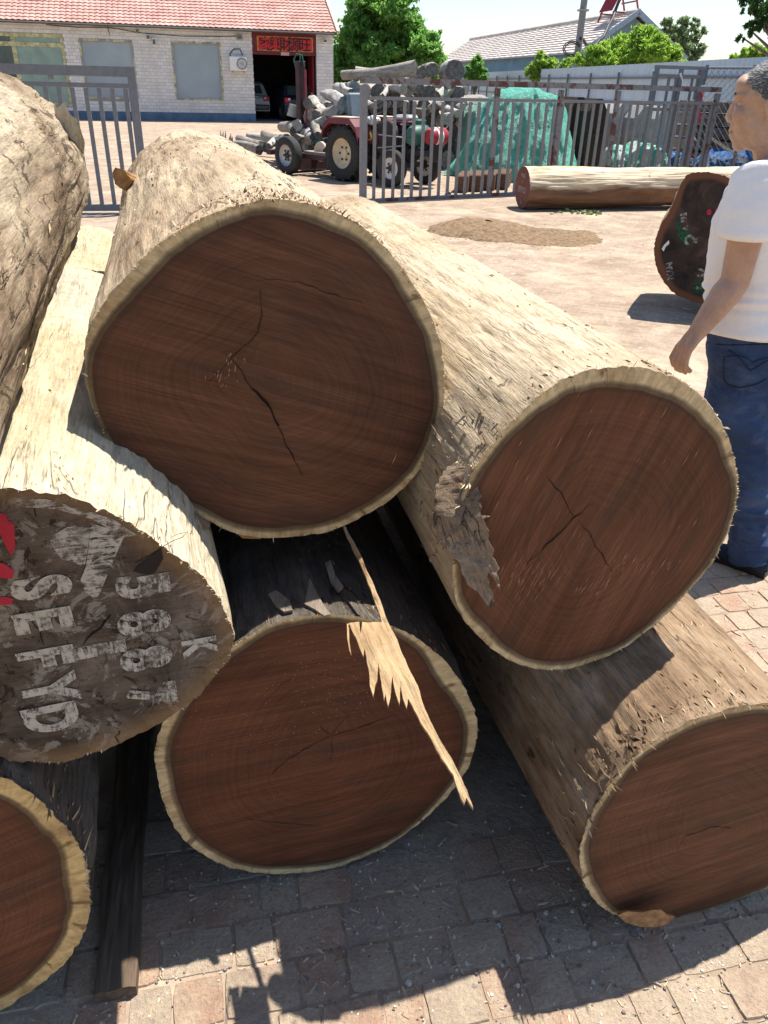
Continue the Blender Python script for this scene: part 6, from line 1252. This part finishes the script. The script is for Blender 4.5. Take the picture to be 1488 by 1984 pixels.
# eyes, brows
for s in (1, -1):
    e = MB(); e.ell(hp_(.0722, s * .031, .0125), (.0125, .0125, .0118), None, 14, 10); eo = e.build('eye', plain('lid-shaded eye white', (.36, .32, .30), .25, .05), man, True)  # eyeball colour darkened to paint in the shade of the lids
    e = MB(); e.ell(hp_(.0822, s * .031, .0118), (.004, .0058, .0058), HM.to_4x4(), 10, 8); e.build('iris', plain('dark iris', (.015, .01, .008), .15), eo, True)
    e = MB(); rs = random.Random(3)
    for k in range(40): y = rs.uniform(.014, .048); x = .094 - abs(y - .02) * .28; p = hp_(x, s * y, .040 - abs(y - .03) * .2 + rs.uniform(-.003, .003)); q = p + HM @ Vector((.002, s * .007, -.001 + rs.uniform(-.003, .003))); e.tube([p, q], [.0008, .0002], 3)
    e.build('eyebrow', plain('brow hair', (.04, .03, .028), .7), man, kind='stuff')
m_ = MB(); m_.tube([hp_(.094, y, -.0625 + .05 * abs(y) * .2) for y in np.linspace(-.024, .024, 9)], [.0004] + [.0012] * 7 + [.0004], 5); m_.build('mouth_line', plain('lip shadow line', (.10, .03, .025), .7), man)
# hair: close cap plus short strands
M_hair = NT('greying hair', .55, .35); M_hair.col(M_hair.ramp(M_hair.n('NewGeometry').outputs['Random Per Island'], [(0, (.04, .04, .04)), (.4, (.10, .10, .10)), (.7, (.28, .28, .28)), (1, (.5, .5, .5))])); M_hair = M_hair.m
def hair_ok(x, y, z):
    if x > .045: return z > .062 + (x - .045) * .35
    if x > -.005: return z > .052 - (.045 - x) * .75
    return z > -.055 + max(0, (x + .04)) * 1.1
C0 = (-.013, 0, .030); R0 = (.1005, .080, .0915); hv = []; hf2 = []; nu, nv = 64, 44; ok = []
for i in range(nv + 1):
    for j in range(nu):
        a = math.pi * i / nv; b = 2 * math.pi * j / nu; x, y, z = C0[0] + R0[0] * math.sin(a) * math.cos(b), R0[1] * math.sin(a) * math.sin(b), C0[2] + R0[2] * math.cos(a)
        k = hair_ok(x, y, z); ok.append(k); sh_ = 1.0 if k else .93; hv.append(hp_(C0[0] + (x - C0[0]) * sh_, y * sh_, C0[2] + (z - C0[2]) * sh_))
for i in range(nv):
    for j in range(nu):
        q = (i * nu + j, (i + 1) * nu + j, (i + 1) * nu + (j + 1) % nu, i * nu + (j + 1) % nu)
        if any(ok[w] for w in q): hf2.append(q)
hair = link_mesh('hair', np_mesh('hair', hv, hf2, [plain('hair base', (.075, .075, .077), .7, .5, 120)], True), man)
rs = random.Random(9); hs = MB()
for _ in range(9000):
    a = math.acos(rs.uniform(-.75, 1)); b = rs.uniform(0, 2 * math.pi); d = Vector((math.sin(a) * math.cos(b), math.sin(a) * math.sin(b), math.cos(a))); x, y, z = C0[0] + R0[0] * d.x, R0[1] * d.y, C0[2] + R0[2] * d.z
    if not hair_ok(x + rs.gauss(0, .004), y, z + rs.gauss(0, .004)): continue
    L = .009 if z > .04 else .0045
    dr = (d * .35 + Vector((.9 if z > .05 else -.2, 0, -.1 if z > .05 else -.9)) + Vector((rs.gauss(0, .16), rs.gauss(0, .16), rs.gauss(0, .16)))).normalized() * L * rs.uniform(.7, 1.4); sd_ = d.cross(dr).normalized() * .0006
    hs.add([hp_(x - sd_.x, y - sd_.y, z - sd_.z), hp_(x + sd_.x, y + sd_.y, z + sd_.z), hp_(x + dr.x, y + dr.y, z + dr.z)], [(0, 1, 2)])
hs.build('hair_strand', M_hair, hair, kind='stuff')
# T-shirt
S = MB(); up_hem = hem
loft(S, [(hem, .142, .185), (hem + shz(.012), .145, .188), (lp(hem, waist, .8), .145, .182), (waist + shz(.03), .148, .184), (lp(waist, chest, .5), .140, .184), (chest, .138, .196), (lp(chest, neck, .55), .115, .188), (lp(chest, neck, .86), .075, .11), (neck + shz(.005), .066, .068)])
sN = lp(shN, elN, .50); sF = lp(shF, elF, .50)
for sh, se, el in ((shN, sN, elN), (shF, sF, elF)):
    dd = (el - sh).normalized(); lim(S, [lp(chest, sh, .4) + shz(.075), sh + shz(.006), lp(sh, se, .5), se - dd * .012, se], [.062, .074, .074, .077, .078], 20)
def shirt_disp(p):
    q = p + np.array(base); a = (q @ np.array(f_)) * 1.0; zc = q[:, 2]; b = q @ np.array(l_)
    u = np.stack([a * 4 + zc * 6, b * 4 - zc * 5, zc * 4], 1); w = np.abs(fbm(u + 3, 3)); fold = (.45 - w) * .022
    wst = np.exp(-((zc - (waist.z + .03)) / .035) ** 2) * (np.sin(zc * 150 + a * 14 + 2 * fbm(q * 5, 2)) * .006)
    m2 = np.clip(fbm(q * 3.1 + 7, 2) * 2.2, 0, 1); dg2 = np.sin(34 * (a * .55 + zc * .8 - b * .3) + 5 * fbm(q * 4, 2)) * .0055 * m2
    return fold + wst + dg2 + fbm(q * 11, 2) * .003
shirt = remeshed(S, 'tshirt', .006, [M_shirt], man, 3, shirt_disp)
def ring_band(name, c, dirv, r, m, parent, t=.0022):
    q = dirv.to_track_quat('Z', 'Y').to_matrix().to_4x4(); q.translation = c - base; bnd = MB(); bnd.lathe([(r, -.001), (r + t, 0), (r, .001)], 30, q); return bnd.build(name, m, parent)
# jeans
J = MB()
loft(J, [(hip + shz(-.16), .11, .16), (hip + shz(-.08), .132, .182), (hip, .136, .182), (lp(hip, hem, .6), .134, .178), (hem + shz(.03), .130, .172)])
for hp, kn, an in ((hipN, knN, anN), (hipF, knF, anF)): lim(J, [hp + shz(.0), hp + shz(-.10), lp(hp, kn, .55), kn, lp(kn, an, .4), lp(kn, an, .8), an + shz(-.02), an + shz(-.045) - f_ * .01], [.10, .102, .088, .072, .068, .067, .068, .069], 22)
def jean_disp(p):
    q = p + np.array(base); zc = q[:, 2]; k = np.clip((.62 - zc) / .2, 0, 1) * .8 + .35
    w = np.abs(fbm(np.stack([q[:, 0] * 5, q[:, 1] * 5, zc * 17], 1), 3)); return ((.35 - w) * .030) * k + fbm(q * 9, 2) * .004
jeans = remeshed(J, 'jeans', .006, [M_jean], man, 3, jean_disp)
# back pocket with stitching, projected on to the seat
dgm = bpy.context.evaluated_depsgraph_get()
from mathutils.bvhtree import BVHTree
bvh = BVHTree.FromObject(jeans, dgm)
def on_jean(u, v, lift=.003):
    o_ = Vector((0, 0, H)) - base; d_ = Vector(ray(u, v)).normalized(); h = bvh.ray_cast(o_, d_)
    return (h[0] + h[1] * lift) if h[0] is not None else None
for k, line in enumerate([[(1411, 678), (1420, 682), (1430, 690), (1440, 702), (1448, 712), (1453, 717), (1462, 713), (1475, 705), (1487, 698)], [(1409, 691), (1420, 689), (1432, 689), (1445, 692), (1458, 702), (1470, 697), (1487, 693)], [(1405, 690), (1402, 710), (1403, 735), (1412, 745), (1430, 750), (1450, 748), (1470, 742), (1485, 733)], [(1372, 664), (1395, 667), (1425, 668), (1460, 667), (1486, 666)]]):
    pts = [on_jean(u, v) for u, v in line]; pts = [p for p in pts if p is not None]
    if len(pts) > 2: b = MB(); b.tube(pts, .0016 if k < 3 else .002, 5); b.build('stitching', M_seam, jeans)
# shoes
for an in (anN, anF):
    ff = f_ if an is anN else Vector((-.9, .43, 0)).normalized(); ll = Vector((-ff.y, ff.x, 0)); s = MB(); a0 = Vector((an.x, an.y, 0)) - base
    outl = [(-.085, .0, .03), (-.08, .028, .0), (-.02, .036, 0), (.06, .040, 0), (.12, .046, 0), (.17, .036, 0), (.192, .0, 0)]
    sole = [(x, y) for x, y, _ in outl[1:]] + [(x, -y) for x, y, _ in outl[1:-1][::-1]]
    Ms = Matrix((ff, ll, zz)).transposed().to_4x4(); Ms.translation = a0 + Vector((0, 0, .0)); s.prism(sole, Ms, .026); sh = empty('shoe', (0, 0, 0), parent=man); s.build('sole', M_shoe, sh)
    u = MB(); n = 20
    rows = [(-.075, .030, .085), (-.03, .036, .095), (.03, .037, .088), (.08, .040, .066), (.13, .041, .05), (.17, .030, .040), (.185, .012, .032)]
    V = []
    for x, w_, h_ in rows:
        for j in range(n): t = math.pi * j / (n - 1); V.append(a0 + ff * x + ll * (w_ * math.cos(t)) + zz * (.024 + (h_ - .024) * math.sin(t) ** .7))
    u.add(V, [(i * n + j, (i + 1) * n + j, (i + 1) * n + j + 1, i * n + j + 1) for i in range(len(rows) - 1) for j in range(n - 1)] + [tuple(range(n)), tuple((len(rows) - 1) * n + j for j in range(n))[::-1]]); u.build('upper', M_shoe_c, sh, True)
